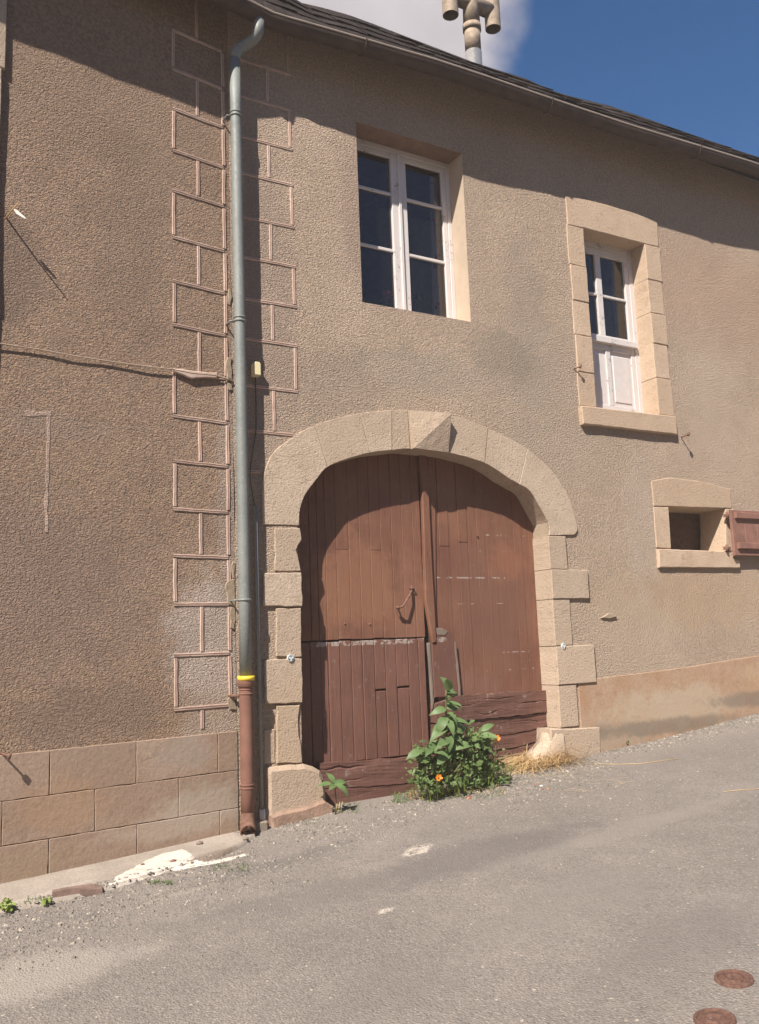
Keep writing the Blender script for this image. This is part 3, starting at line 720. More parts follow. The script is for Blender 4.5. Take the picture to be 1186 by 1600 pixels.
# ---- stone window surround
SW = MM['stonew']
lint = [R2(886, 352), R2(911, 357), R2(1007, 382), R2(1028, 387), R2(1026, 346), R2(990, 333), R2(950, 321), R2(916, 312), R2(882, 306)]
prism('lintel_stone', lint, -.012, .2, SW, house, bev=.006, gap=.002, amp=.0025, seed=110)
xl0, xr1 = 5.54, 6.765
zb_l = [R2(900, y)[1] for y in (354, 415, 470, 523, 580)] + [R2(905, 634)[1]]
for i in range(5): prism('surround_stone', rect(xl0+.01*(i % 2), zb_l[i+1], 5.755, zb_l[i]), -.008-.004*(i % 2), .2, SW, house, bev=.006, gap=.002, amp=.003, seed=112+i)
zb_r = [R2(1028, 387)[1], R2(1031, 441)[1], R2(1036, 493)[1], R2(1040, 540)[1], R2(1044, 593)[1], R2(1049, 651)[1]]
for i in range(5): prism('surround_stone', rect(6.55, zb_r[i+1], xr1-.012*(i % 2), zb_r[i]), -.008-.004*((i+1) % 2), .2, SW, house, bev=.006, gap=.002, amp=.003, seed=120+i)
prism('sill_stone', [R2(903, 635), R2(1051, 652), R2(1054, 681), R2(906, 664)], -.045, .22, SW, house, bev=.009, gap=.001, amp=.003, seed=128)
# ---- small window surround
prism('lintel_stone', [R2(1020, 791), R2(1143, 795), R2(1140, 764), R2(1095, 752), R2(1048, 746), R2(1017, 751)], -.008, .3, SW, house, bev=.006, gap=.002, amp=.003, seed=130)
prism('surround_stone', [R2(1020, 792), R2(1044.5, 792), R2(1048.5, 857.5), R2(1025, 856)], -.006, .3, SW, house, bev=.006, gap=.002, amp=.003, seed=131)
prism('surround_stone', [R2(1133, 795), R2(1146, 795), R2(1149, 862), R2(1133, 861)], -.006, .3, SW, house, bev=.006, gap=.002, amp=.003, seed=132)
prism('sill_stone', [R2(1025, 858), R2(1138, 862), R2(1143, 872), R2(1153, 877), R2(1153, 888), R2(1027, 887)], -.03, .3, SW, house, bev=.007, gap=.001, amp=.003, seed=133)
prism('recess_backing', rect(sm_x0-.02, sm_z0-.02, sm_x1+.02, sm_z1+.02), .33, .36, simple('dark_recess', (.10, .065, .05), .8, .3, 20), house, bev=.003, gap=0, amp=0)  # dark sheet added to stand in for the unlit inside of the window

# house across the street: it stands behind the camera, shades half the sky and shows in the panes
oh = thing('opposite_house', 'plain grey-brown house across the street, behind the camera', 'house', (3, -10.5, 0))
OM = simple('opposite_render', (.20, .165, .135), .9, .2, 3); OS = simple('opposite_slates', (.05, .045, .045), .7, .3, 10)
mk('wall', [(-9, -10.5, -2), (16, -10.5, -2), (16, -10.5, 6.6), (-9, -10.5, 6.6), (-9, -19, -2), (16, -19, -2), (16, -19, 6.6), (-9, -19, 6.6), (-9, -14.75, 10.6), (16, -14.75, 10.6)], [[1, 0, 3, 2], [5, 6, 7, 4], [0, 4, 7, 8, 3], [1, 2, 9, 6, 5]], OM, oh)
rf_ = mk('roof', [(-9.3, -10.0, 6.3), (16.3, -10.0, 6.3), (16.3, -14.75, 10.75), (-9.3, -14.75, 10.75), (-9.3, -19.5, 6.3), (16.3, -19.5, 6.3)], [[0, 1, 2, 3], [3, 2, 5, 4]], OS, oh)
tube('chimney', [(1, -14.2, 9.5), (1, -14.2, 11.8)], [.45, .42], OM, rf_, 4)
for k in range(6):
    for zz in (1.2, 4.0):
        x_ = -7+k*4
        f_ = prism('window', rect(x_, zz, x_+1.0, zz+1.5), -10.5, -10.44, MM['wpaint'] if 'wpaint' in MM else OM, oh, bev=.01, gap=0, amp=0)
        prism('pane', rect(x_+.1, zz+.1, x_+.9, zz+1.4), -10.435, -10.43, MM['dark'], f_, bev=.001, gap=0, amp=0)
# ------------------------------------------------------------------ windows
WP = MM['wpaint']
def window1():
    w = sub('casement_window', house, (3.87, .2, 4.25)); x0, z0, x1, z1 = w1
    f = lambda n, *a: box(n, *a, WP, w)
    f('outer_frame', x0, x0+.045, .195, .26, z0, z1); f('outer_frame', x1-.04, x1, .195, .26, z0, z1)
    f('outer_frame', x0+.045, x1-.04, .195, .26, z1-.05, z1); f('outer_frame', x0+.045, x1-.04, .185, .26, z0, z0+.04)
    gl = [(x0+.085, 3.782), (3.934, x1-.088)]
    zt = z1-.095; zb = z0+.085
    f('stile', x0+.047, gl[0][0], .20, .245, z0+.042, z1-.052); f('stile', gl[0][1], 3.852, .195, .245, z0+.042, z1-.052)
    f('stile', 3.857, gl[1][0], .20, .245, z0+.042, z1-.052); f('stile', gl[1][1], x1-.042, .20, .245, z0+.042, z1-.052)
    f('cover_strip', 3.845, 3.872, .182, .2, z0+.045, z1-.055)
    for k, (a, b2) in enumerate(gl):
        f('rail', a, b2, .202, .245, zt, z1-.052); f('rail', a, b2, .198, .245, z0+.042, zb)
        bars = [PR([600, 660][k], y, .2).z for y in ([300, 388] if k == 0 else [317, 402])]
        zz = [zt] + bars + [zb]
        for zbv in bars: f('glazing_bar', a, b2, .206, .24, zbv-.013, zbv+.013)
        for i in range(3):
            top = zz[i]-(.013 if i else 0); bot = zz[i+1]+(.013 if i < 2 else 0)
            mk('pane', [(a, .222, bot), (b2, .222, bot), (b2, .222, top), (a, .222, top)], [[0, 1, 2, 3]], MM['glass'], w)
window1()
def window2():
    w = sub('casement_window', house, (6.15, .18, 3.63)); x0, x1 = 5.75, 6.555; z0, z1 = 3.62, 5.38; Y = .175
    f = lambda n, *a: box(n, *a, WP, w)
    f('outer_frame', x0, x0+.05, Y, Y+.06, z0, z1); f('outer_frame', x1-.055, x1, Y, Y+.06, z0, z1); f('outer_frame', x0+.05, x1-.055, Y, Y+.06, z1-.06, z1)
    zr_ = PR(960, 540, Y).z; zrt = PR(960, 531, Y).z
    f('stile', x0+.052, x0+.10, Y+.006, Y+.05, z0, z1-.062); f('stile', x1-.11, x1-.057, Y+.006, Y+.05, z0, z1-.062)
    f('rail', x0+.10, x1-.11, Y+.006, Y+.05, z1-.13, z1-.062)
    f('weather_rail', x0+.05, x1-.05, Y-.035, Y+.05, zr_, zrt)
    mxl, mxr = R2(932, 430, Y)[0], R2(940.5, 430, Y)[0]
    f('glazing_bar', mxl, mxr, Y+.008, Y+.045, zrt+.03, z1-.13)
    zbv = PR(955, 464, Y).z
    f('glazing_bar', x0+.10, mxl, Y+.010, Y+.045, zbv-.012, zbv+.012); f('glazing_bar', mxr, x1-.11, Y+.010, Y+.045, zbv-.012, zbv+.012)
    f('rail', x0+.10, x1-.11, Y+.006, Y+.05, zrt+.001, zrt+.03)
    for (a, b2) in ((x0+.10, mxl), (mxr, x1-.11)):
        for (bo, tp) in ((zrt+.03, zbv-.012), (zbv+.012, z1-.13)):
            mk('pane', [(a, Y+.03, bo), (b2, Y+.03, bo), (b2, Y+.03, tp), (a, Y+.03, tp)], [[0, 1, 2, 3]], MM['glass'], w)
    # solid panels below
    zpb = z0+.13; zpt = zr_-.06
    f('rail', x0+.10, x1-.11, Y+.004, Y+.05, zpt, zr_-.001); f('rail', x0+.10, x1-.11, Y+.004, Y+.05, z0, zpb)
    pm0, pm1 = R2(950, 590, Y)[0], R2(957, 590, Y)[0]
    f('stile', pm0, pm1, Y+.004, Y+.05, zpb, zpt)
    box('door_panel', x0+.10, pm0, Y+.018, Y+.05, zpb, zpt, MM['wclean'], w); box('door_panel', pm1, x1-.11, Y+.018, Y+.05, zpb, zpt, MM['wclean'], w)
    prism('raised_field', rect(pm1+.03, zpb+.04, x1-.14, zpt-.04), Y+.011, Y+.0175, MM['wclean'], w, bev=.006, gap=0, amp=0)
window2()
# ------------------------------------------------------------------ gate
DY = .185
def Dp(px, py): return R2(px, py, DY)
gate = sub('double_gate', house, (3.9, DY, .5))
zj = PR(600, 998, DY).z; ztop = 3.25
xs_u = [-1, PR(487, 980, DY).x, PR(499, 980, DY).x, PR(512, 980, DY).x] + [PR(x, 980, DY).x for x in (529, 549, 566, 583, 600, 617.5, 634, 651)] + [PR(664, 980, DY).x]
xs_u[0] = PR(470, 980, DY).x-.06
for i in range(len(xs_u)-1):
    a, b2 = xs_u[i], xs_u[i+1]; t_ = rnd.uniform(-.002, .002)
    if i in (4, 7):       # boards pieced together
        zc = [2.15, 2.32, 2.0][i % 3]
        prism('plank', rect(a, zj+.006, b2, zc), DY+t_, DY+.035, MM['door'], gate, bev=.003, gap=.0012, amp=.0008, seed=i, tilt=rnd.uniform(-.02, .02))
        prism('plank', rect(a, zc, b2, ztop), DY+t_+.001, DY+.035, MM['door'], gate, bev=.003, gap=.0012, amp=.0008, seed=i, tilt=rnd.uniform(-.02, .02))
    else:
        prism('plank', rect(a, zj+.002, b2, ztop), DY+t_, DY+.035, MM['door'], gate, bev=.003, gap=.0012, amp=.0008, seed=i, tilt=rnd.uniform(-.02, .02))
xs_l = [PR(470, 1080, DY).x-.06] + [PR(x, 1110, DY).x for x in (487, 503, 515.5, 533.5, 552, 569, 588, 605, 622, 641.5, 658, 668.5)]
zkb = PR(560, 1189, DY).z
for i in range(len(xs_l)-1):
    a, b2 = xs_l[i], xs_l[i+1]; tz = zj-.002-rnd.uniform(0, .008); t_ = rnd.uniform(-.004, .003)
    sp = {7: 1078, 9: 1076}.get(i)
    lean = rnd.uniform(-.006, .006)
    if sp:
        zc = PR(600, sp, DY).z
        prism('plank', [(a, zc+.006), (b2, zc+.006), (b2, tz), (a, tz)], DY+t_-.002, DY+.035, MM['doorlow'], gate, bev=.004, gap=.002, amp=.0016, seed=i+20, tilt=rnd.uniform(-.04, .04))
        prism('plank', rect(a, zkb, b2, zc-.004), DY+t_+.004, DY+.035, MM['doorlow'], gate, bev=.004, gap=.002, amp=.002, seed=i+20, tilt=rnd.uniform(-.04, .04))
    else:
        prism('plank', [(a, zkb), (b2, zkb), (b2, tz), (a, tz)], DY+t_, DY+.035, MM['doorlow'], gate, bev=.004, gap=.002, amp=.0016, seed=i+20, tilt=rnd.uniform(-.04, .04))
# backing so no light shows through the cracks
mk('backing_board', [(2.5, DY+.04, .2), (5.3, DY+.04, .2), (5.3, DY+.04, 3.4), (2.5, DY+.04, 3.4)], [[0, 1, 2, 3]], MM['soffit'], gate)
# right leaf
xs_r = [PR(x, 1000, DY).x for x in (682, 694, 709.5, 724.5, 739, 754.5, 769, 784, 799, 812.5, 825, 836, 852)]
zrb = PR(780, 1084, DY).z
for i in range(len(xs_r)-1):
    a, b2 = xs_r[i], xs_r[i+1]; t_ = rnd.uniform(-.0015, .0015)
    if i in (1, 3):
        zc = PR(690, [0, 853, 0, 846][i], DY).z
        prism('plank', rect(a, zrb-.02, b2, zc), DY+.006+t_, DY+.035, MM['door'], gate, bev=.002, gap=.0009, amp=.0005, seed=i+40, tilt=rnd.uniform(-.02, .02))
        prism('plank', rect(a, zc, b2, ztop), DY+.003+t_, DY+.035, MM['door'], gate, bev=.002, gap=.0009, amp=.0005, seed=i+40, tilt=rnd.uniform(-.02, .02))
    else:
        prism('plank', rect(a, zrb-.02, b2, ztop), DY+.006+t_, DY+.035, MM['door'], gate, bev=.002, gap=.0009, amp=.0005, seed=i+40, tilt=rnd.uniform(-.02, .02))
# meeting strips
prism('cover_strip', [Dp(662, 940), Dp(656.5, 762), Dp(653.5, 735), Dp(652, 700), Dp(664, 700), Dp(666.5, 757), Dp(672, 880), Dp(676, 950), Dp(679, 1003), Dp(673, 1005), Dp(667, 970)], DY-.034, DY+.002, MM['door'], gate, bev=.006, gap=0, amp=.001, seed=60)
prism('cover_strip', [Dp(673, 1000), Dp(672, 900), Dp(668, 750), Dp(668, 700), Dp(679, 700), Dp(680, 800), Dp(681, 1000)], DY-.008, DY+.003, MM['door'], gate, bev=.003, gap=0, amp=.001, seed=61)
prism('split_strip', [Dp(666.5, 1004), Dp(670.5, 1004), Dp(674.5, 1060), Dp(676.5, 1095), Dp(674, 1108), Dp(670.5, 1060)], DY-.018, DY+.002, MM['greywood'], gate, bev=.003, gap=0, amp=.002, seed=62)
tag(prism('patch_board', [Dp(672, 1006), Dp(679, 1005), Dp(679, 981), Dp(690, 981), Dp(702, 988), Dp(709, 1003), Dp(713, 1040), Dp(717, 1088), Dp(677, 1090)], DY-.022, DY+.004, MM['doorlow'], gate, bev=.006, gap=0, amp=.002, step=.03, seed=63), 'rounded patch board with worn grey edge')
prism('patch_edge', [Dp(709.5, 1003), Dp(713.5, 1040), Dp(717.5, 1088), Dp(714.5, 1088), Dp(710.5, 1040), Dp(707, 1003)], DY-.027, DY-.02, MM['greywood'], gate, bev=.002, gap=0, amp=.003, step=.03, seed=64)
prism('patch_edge', [Dp(679, 981), Dp(688, 982), Dp(697, 987), Dp(692, 993), Dp(681, 992)], DY-.026, DY-.02, MM['greywood'], gate, bev=.002, gap=0, amp=.004, step=.02, seed=65)
# heavy timbers along the bottom
def timber(poly, y0, seed, mat=None, cracks=5):
    q = [Dp(*a) for a in poly]; q = jag(inset(q, .001), .03, .004, seed)
    if area2(q) < 0: q = q[::-1]
    x0 = min(p[0] for p in q); x1 = max(p[0] for p in q); z0 = min(p[1] for p in q); z1 = max(p[1] for p in q)
    pts = [Vector(p) for p in q]; n0 = len(pts); edges = [(i, (i+1) % n0) for i in range(n0)]
    x = x0+.01
    def ins(p):
        c = False
        for i in range(n0):
            a = q[i]; b2 = q[i-1]
            if (a[1] > p[1]) != (b2[1] > p[1]) and p[0] < (b2[0]-a[0])*(p[1]-a[1])/(b2[1]-a[1])+a[0]: c = not c
        return c
    while x < x1:
        z = z0+.004
        while z < z1:
            if ins((x, z)): pts.append(Vector((x, z)))
            z += .0075
        x += .02
    r = delaunay_2d_cdt(pts, edges, [], 0, 1e-5); V, Fc = r[0], r[2]
    H = z1-z0
    def h(p):
        u = (p.x-x0); v = (p.y-z0)/H
        k = 0
        for c in range(cracks):
            vc = (c+.6)/cracks + .42*noise.noise(Vector((u*2.0, c*7.1+seed, 0))) + .10*noise.noise(Vector((u*9, c*3.3, seed)))
            ww = .018+.03*max(0, noise.noise(Vector((u*1.7, c*5+seed, 3)))+.1)
            k += max(0, 1-abs(v-vc)/ww*.9)*max(0, .12+1.6*noise.noise(Vector((u*2.6, c*11, seed))))
        return .024*min(1, k) + .006*noise.noise(Vector((u*3, v*3, seed))) + .0018*noise.noise(Vector((u*6, v*16, seed)))
    vs = []; ring = []
    for v in V: vs.append(FR(v.x, DY+y0+h(v), v.y))
    fs = []
    for f in Fc:
        c = (V[f[0]]+V[f[1]]+V[f[2]])/3
        if ins((c.x, c.y)): fs.append([f[0], f[1], f[2]])
    nb = len(vs)
    for i in range(n0): vs.append(FR(V[i].x, DY+.04, V[i].y))
    for i in range(n0): fs.append([i, nb+i, nb+(i+1) % n0, (i+1) % n0])
    return mk('bottom_timber', vs, fs, mat or MM['doorold'], gate)
timber([(495, 1191), (560, 1189), (600, 1185), (690, 1179), (690, 1217), (600, 1226), (495, 1232)], -.035, 3, cracks=2)
timber([(495, 1232), (600, 1226), (690, 1217), (690, 1246), (600, 1252), (495, 1262)], -.028, 8, cracks=1)
timber([(676, 1100), (700, 1090), (722, 1086), (790, 1081), (852, 1078), (858, 1112), (800, 1118), (745, 1123), (676, 1130)], -.045, 15, cracks=3)
timber([(676, 1131), (745, 1124), (800, 1119), (858, 1113), (860, 1132), (800, 1146), (740, 1152), (676, 1158)], -.03, 21, cracks=1)
timber([(676, 1159), (740, 1153), (800, 1147), (860, 1133), (860, 1152), (800, 1168), (740, 1174), (676, 1180)], -.026, 24, cracks=0)
timber([(676, 1181), (740, 1175), (800, 1169), (860, 1153), (860, 1190), (800, 1204), (676, 1212)], -.020, 27, cracks=0)
tag(gate.children[-1]) if False else None
# studs
for px, py in [(499, 974), (539, 974.5), (578, 975.5), (674, 804), (746, 837)]:
    p = PR(px, py, DY-.002)
    bm = bmesh.new(); bmesh.ops.create_uvsphere(bm, u_segments=8, v_segments=6, radius=.009)
    for v in bm.verts: v.co = Vector((v.co.x, v.co.y*.7, v.co.z))+p
    bmk('stud', bm, MM['rust'], gate, True)
# iron latch handle
a = PR(643, 924, DY-.02); a0 = PR(643, 921, DY); k0 = PR(622, 950, DY-.05); e0 = PR(630, 947, DY-.065)
tube('latch_handle', [a0, a, PR(640, 930, DY-.045), e0, k0], [.009, .009, .008, .008, .010], MM['rust'], gate, 8)
tube('latch_handle', [k0+Vector((-.012, 0, .004)), k0+Vector((.01, 0, 0))], .014, MM['rust'], gate, 8)
tube('latch_handle', [k0, PR(622, 951, DY)], .006, MM['rust'], gate, 6)
tube('latch_staple', [a0+Vector((-.02, 0, .01)), a0+Vector((-.012, -.025, .006)), a0+Vector((.012, -.025, .006)), a0+Vector((.018, 0, .004))], .005, MM['rust'], gate, 6)
tube('latch_staple', [a0+Vector((0, 0, .03)), a0+Vector((.0, -.012, .012)), a0+Vector((0, 0, -.01))], .006, MM['rust'], gate, 6)

# ------------------------------------------------------------------ eaves, gutter, roof, flue
lipL = [FL(s, -.318, 6.258) for s in (-5.4, -4.2, -3, -2, -1.2, -.6, -.2)] + [Vector((2.33, -.31, 6.258))]
lipR = [Vector(p) for p in [(2.505, -.29, 6.248), (2.60, -.303, 6.240), (2.897, -.313, 6.252), (3.4, -.34, 6.262), (3.876, -.36, 6.275), (4.423, -.362, 6.288), (5.04, -.353, 6.302), (5.641, -.332, 6.33), (6.047, -.345, 6.327), (6.28, -.362, 6.322), (6.924, -.375, 6.34), (7.815, -.371, 6.382), (9, -.37, 6.40), (11, -.37, 6.42), (14, -.37, 6.45)]]
lip = lipL + lipR
def resample(pts, step=.12):
    out = []
    for i in range(len(pts)-1):
        n = max(1, int((pts[i+1]-pts[i]).length/step))
        for j in range(n): out.append(pts[i].lerp(pts[i+1], j/n))
    return out+[pts[-1]]
lf = resample(lip)
GR = .072
def gutter():
    g = sub('gutter', house, (3.9, -.3, 6.2))
    vs = []; fs = []; n = 13
    for i, p in enumerate(lf):
        t = (lf[min(i+1, len(lf)-1)]-lf[max(0, i-1)]).normalized(); inn = Vector((-t.y, t.x, 0)).normalized()
        for r_ in (GR, GR-.003):
            for k in range(n):
                an = math.pi*k/(n-1)
                vs.append(p+inn*GR-inn*r_*math.cos(an)+Vector((0, 0, -r_*1.1*math.sin(an))))
    m = 2*n
    for i in range(len(lf)-1):
        for k in range(n-1):
            fs.append([i*m+k, i*m+k+1, (i+1)*m+k+1, (i+1)*m+k]); fs.append([i*m+n+k, (i+1)*m+n+k, (i+1)*m+n+k+1, i*m+n+k+1])
    mk('gutter_trough', vs, fs, MM['zincold'], g, True)
    tube('gutter_lip', lf, .0075, MM['gutlip'], g, 8)
    for k in range(5):           # seams and brackets
        x = 3.3+k*1.9; j = min(range(len(lf)), key=lambda q: abs(lf[q].x-x)); p = lf[j]
        pts = [p+Vector((0, GR-(GR+.005)*math.cos(math.pi*q/8), -(GR*1.1+.005)*math.sin(math.pi*q/8))) for q in range(9)]
        tube('gutter_bracket', [p+Vector((0, -.012, .004))]+pts, .006, MM['zincold'], g, 6)
gutter()
out_px = [(477, 2), (500, 8.5), (530, 17), (549, 24), (570, 32), (602, 45.5), (620, 53), (680, 76), (740, 98.5), (774, 109), (834, 126), (864, 140), (909, 155), (947, 165), (977, 176), (1011, 188), (1041, 199), (1071, 209), (1097, 218), (1116, 224), (1146, 235), (1186, 248)]
YB = .12
op = [PR(a, b2, YB) for a, b2 in out_px]
bx = [-6, 1.0, 2.3]+[p.x for p in op]+[9.5, 14.2]; bz = [7.15, 7.1, 7.0]+[p.z for p in op]+[op[-1].z+.03, op[-1].z+.1]
def roof():
    vs = []; fs = []; cols = resample(lip, .04)
    rows_ = 0
    for i, p in enumerate(cols):
        inn = NL.lerp(Vector((0, 1, 0)), max(0, min(1, (p.x-2.1)/.6))).normalized()
        e = p+inn*.045+Vector((0, 0, .018))
        e.z += .006*noise.noise(Vector((e.x*16, 0, 0)))
        bq = e+inn*(YB+.318)
        bq.z = interp(bq.x, bx, bz) + .009*noise.noise(Vector((bq.x*9, 1, 0))) + .006*noise.noise(Vector((bq.x*30, 1, 0)))
        col = [e-Vector((0, 0, .022)), e]
        for k in range(1, 7):
            q = e.lerp(bq, k/6); q.z += .010*(k % 2) + .012*noise.noise(Vector((q.x*12, q.y*12, 4))) if k < 6 else 0
            col.append(q)
        r1 = bq+inn*.3+Vector((0, 0, .16)); r2 = bq+inn*3.2+Vector((0, 0, 2.1)); r3 = bq+inn*6.8+Vector((0, 0, -.2))
        col += [r1, r2, r3]
        rows_ = len(col); vs += col
    for i in range(len(cols)-1):
        for k in range(rows_-1): fs.append([i*rows_+k, i*rows_+k+1, (i+1)*rows_+k+1, (i+1)*rows_+k])
    mk('slate_roof', vs, fs, MM['slate'], house, False)
    # boarding under the slates
    vs = []; fs = []
    for p in lf:
        inn = NL if p.x < XC else Vector((0, 1, 0))
        a_ = p+inn*.05+Vector((0, 0, -.008)); b_ = p+inn*.42+Vector((0, 0, .27))
        vs += [a_, b_]
    for i in range(len(lf)-1): fs.append([2*i, 2*i+1, 2*i+3, 2*i+2])
    mk('eave_boarding', vs, fs, MM['soffit'], house)
    for k in range(20):
        x = 2.72+k*.55
        if x > 13: break
        j = min(range(len(lf)), key=lambda q: abs(lf[q].x-x)); p = lf[j]
        prof = [(.2, .10), (.5, .29), (.5, .24), (.28, .09), (.2, .07)]
        vs = []
        for sx_ in (-.035, .035): vs += [p+Vector((sx_, a_, b_)) for a_, b_ in prof]
        n = 5; fs = [list(range(n)), list(range(2*n-1, n-1, -1))]+[[i, n+i, n+(i+1) % n, (i+1) % n] for i in range(n)]
        mk('rafter_end', vs, fs, MM['soffit'], house)
    # slates along the visible edge of the roof, joined into one part
    vs = []; fs = []; R_ = random.Random(21)
    for course in range(4):
        i = 0
        while i < len(cols)-7:
            w_ = R_.choice((4, 5, 5, 6)); a_ = cols[i]; c_ = cols[i+w_]
            q4 = []
            for p in (a_, c_):
                inn = NL.lerp(Vector((0, 1, 0)), max(0, min(1, (p.x-2.1)/.6))).normalized()
                e = p+inn*.045+Vector((0, 0, .018)); bq = e+inn*(YB+.318); bq.z = interp(bq.x, bx, bz)
                q4.append((e.lerp(bq, course*.25-.03), e.lerp(bq, course*.25+.30)))
            up = Vector((0, -.55, .8)); g_ = (c_-a_)*.03; l0, l1 = R_.uniform(.016, .034), R_.uniform(.016, .034)
            b0 = len(vs)
            f4 = [q4[0][0]+g_+up*l0, q4[1][0]-g_+up*l1, q4[1][1]-g_+up*.006, q4[0][1]+g_+up*.006]
            vs += f4+[v-up*.009 for v in f4]
            fs += [[b0, b0+1, b0+2, b0+3], [b0+7, b0+6, b0+5, b0+4], [b0, b0+4, b0+5, b0+1], [b0+1, b0+5, b0+6, b0+2], [b0+2, b0+6, b0+7, b0+3], [b0+3, b0+7, b0+4, b0]]
            i += w_
    tag(mk('slate_courses', vs, fs, simple('eave_slates', (.030, .024, .022), .9, .5, 7, bd=.004, bsc=40, spec=.1), house), kind='stuff')
    bm = bmesh.new()                      # moss along the roof edge
    for k in range(500):
        x = rnd.uniform(2.4, 9); z = interp(x, bx, bz)-.012
        r_ = rnd.uniform(.006, .016)
        M_ = Matrix.Translation((x, YB+rnd.uniform(-.0, .05)+.045, z+rnd.uniform(-.03, .002))) @ Matrix.Diagonal((r_*1.8, r_, r_*.8, 1))
        bmesh.ops.create_icosphere(bm, subdivisions=1, radius=1, matrix=M_)
    tag(bmk('roof_moss', bm, simple('moss', (.03, .03, .015), .95, .4, 30), house, True, recalc=False), kind='stuff')
roof()
# flue with an H-shaped cowl
fl = sub('flue', house, tuple(PR(740, 97, .9)))
YF = .9
bx_, tz_ = PR(740, 90, YF).x, PR(742, 8, YF).z
zc_ = PR(742, 46, YF).z; zs_ = PR(741, 83, YF).z
rf = .083
tube('flue_base', [(bx_, YF, 6.7), (bx_, YF, zs_)], rf+.004, MM['flueclean'], fl, 24)
tube('flue_pipe', [(bx_, YF, zs_), (bx_, YF, zc_)], rf, MM['flue'], fl, 24)
tube('flue_collar', [(bx_, YF, zc_-.035), (bx_, YF, zc_+.03)], rf+.012, MM['flue'], fl, 24)
tube('flue_pipe', [(bx_, YF, zc_+.03), (bx_, YF, tz_+.03), (bx_, YF, tz_+.06)], [rf+.006, rf-.002, rf-.01], MM['flue'], fl, 24)
xa = PR(704, 20, YF).x; xb = PR(769, 20, YF).x
tube('cowl_crossbar', [(xa, YF, tz_), (xb, YF, tz_)], rf-.006, MM['flue'], fl, 24)
for x, py in ((xa, 24), (xb, 45)):
    zb_ = PR(704 if x == xa else 769, py, YF).z
    r_ = rf-.001
    vs, fs = [], []
    n = 24
    for (zz, rr) in ((zb_, r_-.006), (zb_+.1, r_-.006), (zb_+.1, .001)): pass
    prof = [(zb_+.25, r_-.006), (zb_, r_-.006), (zb_, r_), (zb_+.62, r_), (zb_+.62, r_-.006), (zb_+.35, r_-.006)]
    for (zz, rr) in prof:
        for k in range(n): vs.append((x+rr*math.cos(2*math.pi*k/n), YF+rr*math.sin(2*math.pi*k/n), zz))
    for i in range(len(prof)-1):
        for k in range(n): fs.append([i*n+k, i*n+(k+1) % n, (i+1)*n+(k+1) % n, (i+1)*n+k])
    fs.append([k for k in range(n)]); fs.append([5*n+k for k in range(n)])
    mk('cowl_tube', vs, fs, MM['flue'], fl, False)
    for f in fl.children[-1].data.polygons: f.use_smooth = len(f.vertices) == 4

# ------------------------------------------------------------------ downpipe
dp = sub('downpipe', house, (2.285, -.09, .45))
PX, PY = 2.283, -.105
zA = PR(380, 1062, PY).z
goff = PR(405, 36, -.235)+Vector((0, 0, .03))
def arc(a, b2, c, n=7): return [(a*(1-t)**2+b2*2*t*(1-t)+c*t*t) for t in [i/n for i in range(n+1)]]
topz = PR(366, 92, PY).z
p1 = Vector((PX-.012, PY, topz)); p2 = Vector((PX+.0, PY-.005, topz+.09)); p3 = Vector(((PX+goff.x)/2-.01, PY-.03, topz+.11)); p4 = Vector((goff.x-.01, goff.y+.05, topz+.15)); p5 = Vector((goff.x-.005, goff.y+.01, goff.z-.10))
tube('swan_neck', arc(p1, p2, p3, 6)+arc(p3, p4, p5, 6)[1:]+[goff], .041, MM['zinc'], dp, 20)
zc1, zc2, zc3 = PR(366, 176, PY-.04).z, PR(374, 499, PY-.04).z, PR(383, 937, PY-.04).z
tube('zinc_pipe', [(PX-.012, PY, topz+.01), (PX-.009, PY, zc1), (PX-.004, PY, zc2), (PX, PY, zc3), (PX, PY, zA)], .0405, MM['zinc'], dp, 24)
for z, xo in ((zc1, -.009), (zc2, -.004), (zc3, 0)):
    tube('pipe_ring', [(PX+xo, PY, z-.008), (PX+xo, PY, z-.003), (PX+xo, PY, z+.003), (PX+xo, PY, z+.008)], [.043, .048, .048, .043], MM['zinc'], dp, 24)
    if z != zc3: tube('pipe_ring', [(PX+xo, PY, z+.020), (PX+xo, PY, z+.025), (PX+xo, PY, z+.03), (PX+xo, PY, z+.035)], [.042, .046, .046, .042], MM['zinc'], dp, 24)
    tube('bracket_pin', [(PX+xo-.04, PY+.01, z), (PX+xo-.062, PY+.01, z), (PX+xo-.065, .0, z)], .006, MM['zinc'], dp, 8)
zg = .445
zB = PR(380, 1078, PY-.04).z; zC = PR(382, 1228, PY-.04).z
tube('iron_bell', [(PX, PY, zB+.012), (PX, PY, zB+.02), (PX, PY, zA+.0), (PX, PY, zA+.012)], [.046, .055, .056, .053], MM['iron'], dp, 24)
tube('yellow_tape', [(PX+.002, PY-.002, zA-.006), (PX+.002, PY-.002, zA+.024)], .0575, MM['yellow'], dp, 24)
tube('iron_pipe', [(PX, PY, zB+.014), (PX, PY, zB-.02), (PX, PY, zC), (PX, PY, zg+.06)], .0445, MM['iron'], dp, 24)
for z in (zB-.0, zB-.028, zC, zC-.022): tube('pipe_ring', [(PX, PY, z-.006), (PX, PY, z), (PX, PY, z+.006)], [.0455, .050, .0455], MM['iron'], dp, 24)
tube('bracket_pin', [(PX-.04, PY+.02, zB-.04), (PX-.08, 0.0, zB-.04)], .012, MM['rust'], dp, 8)
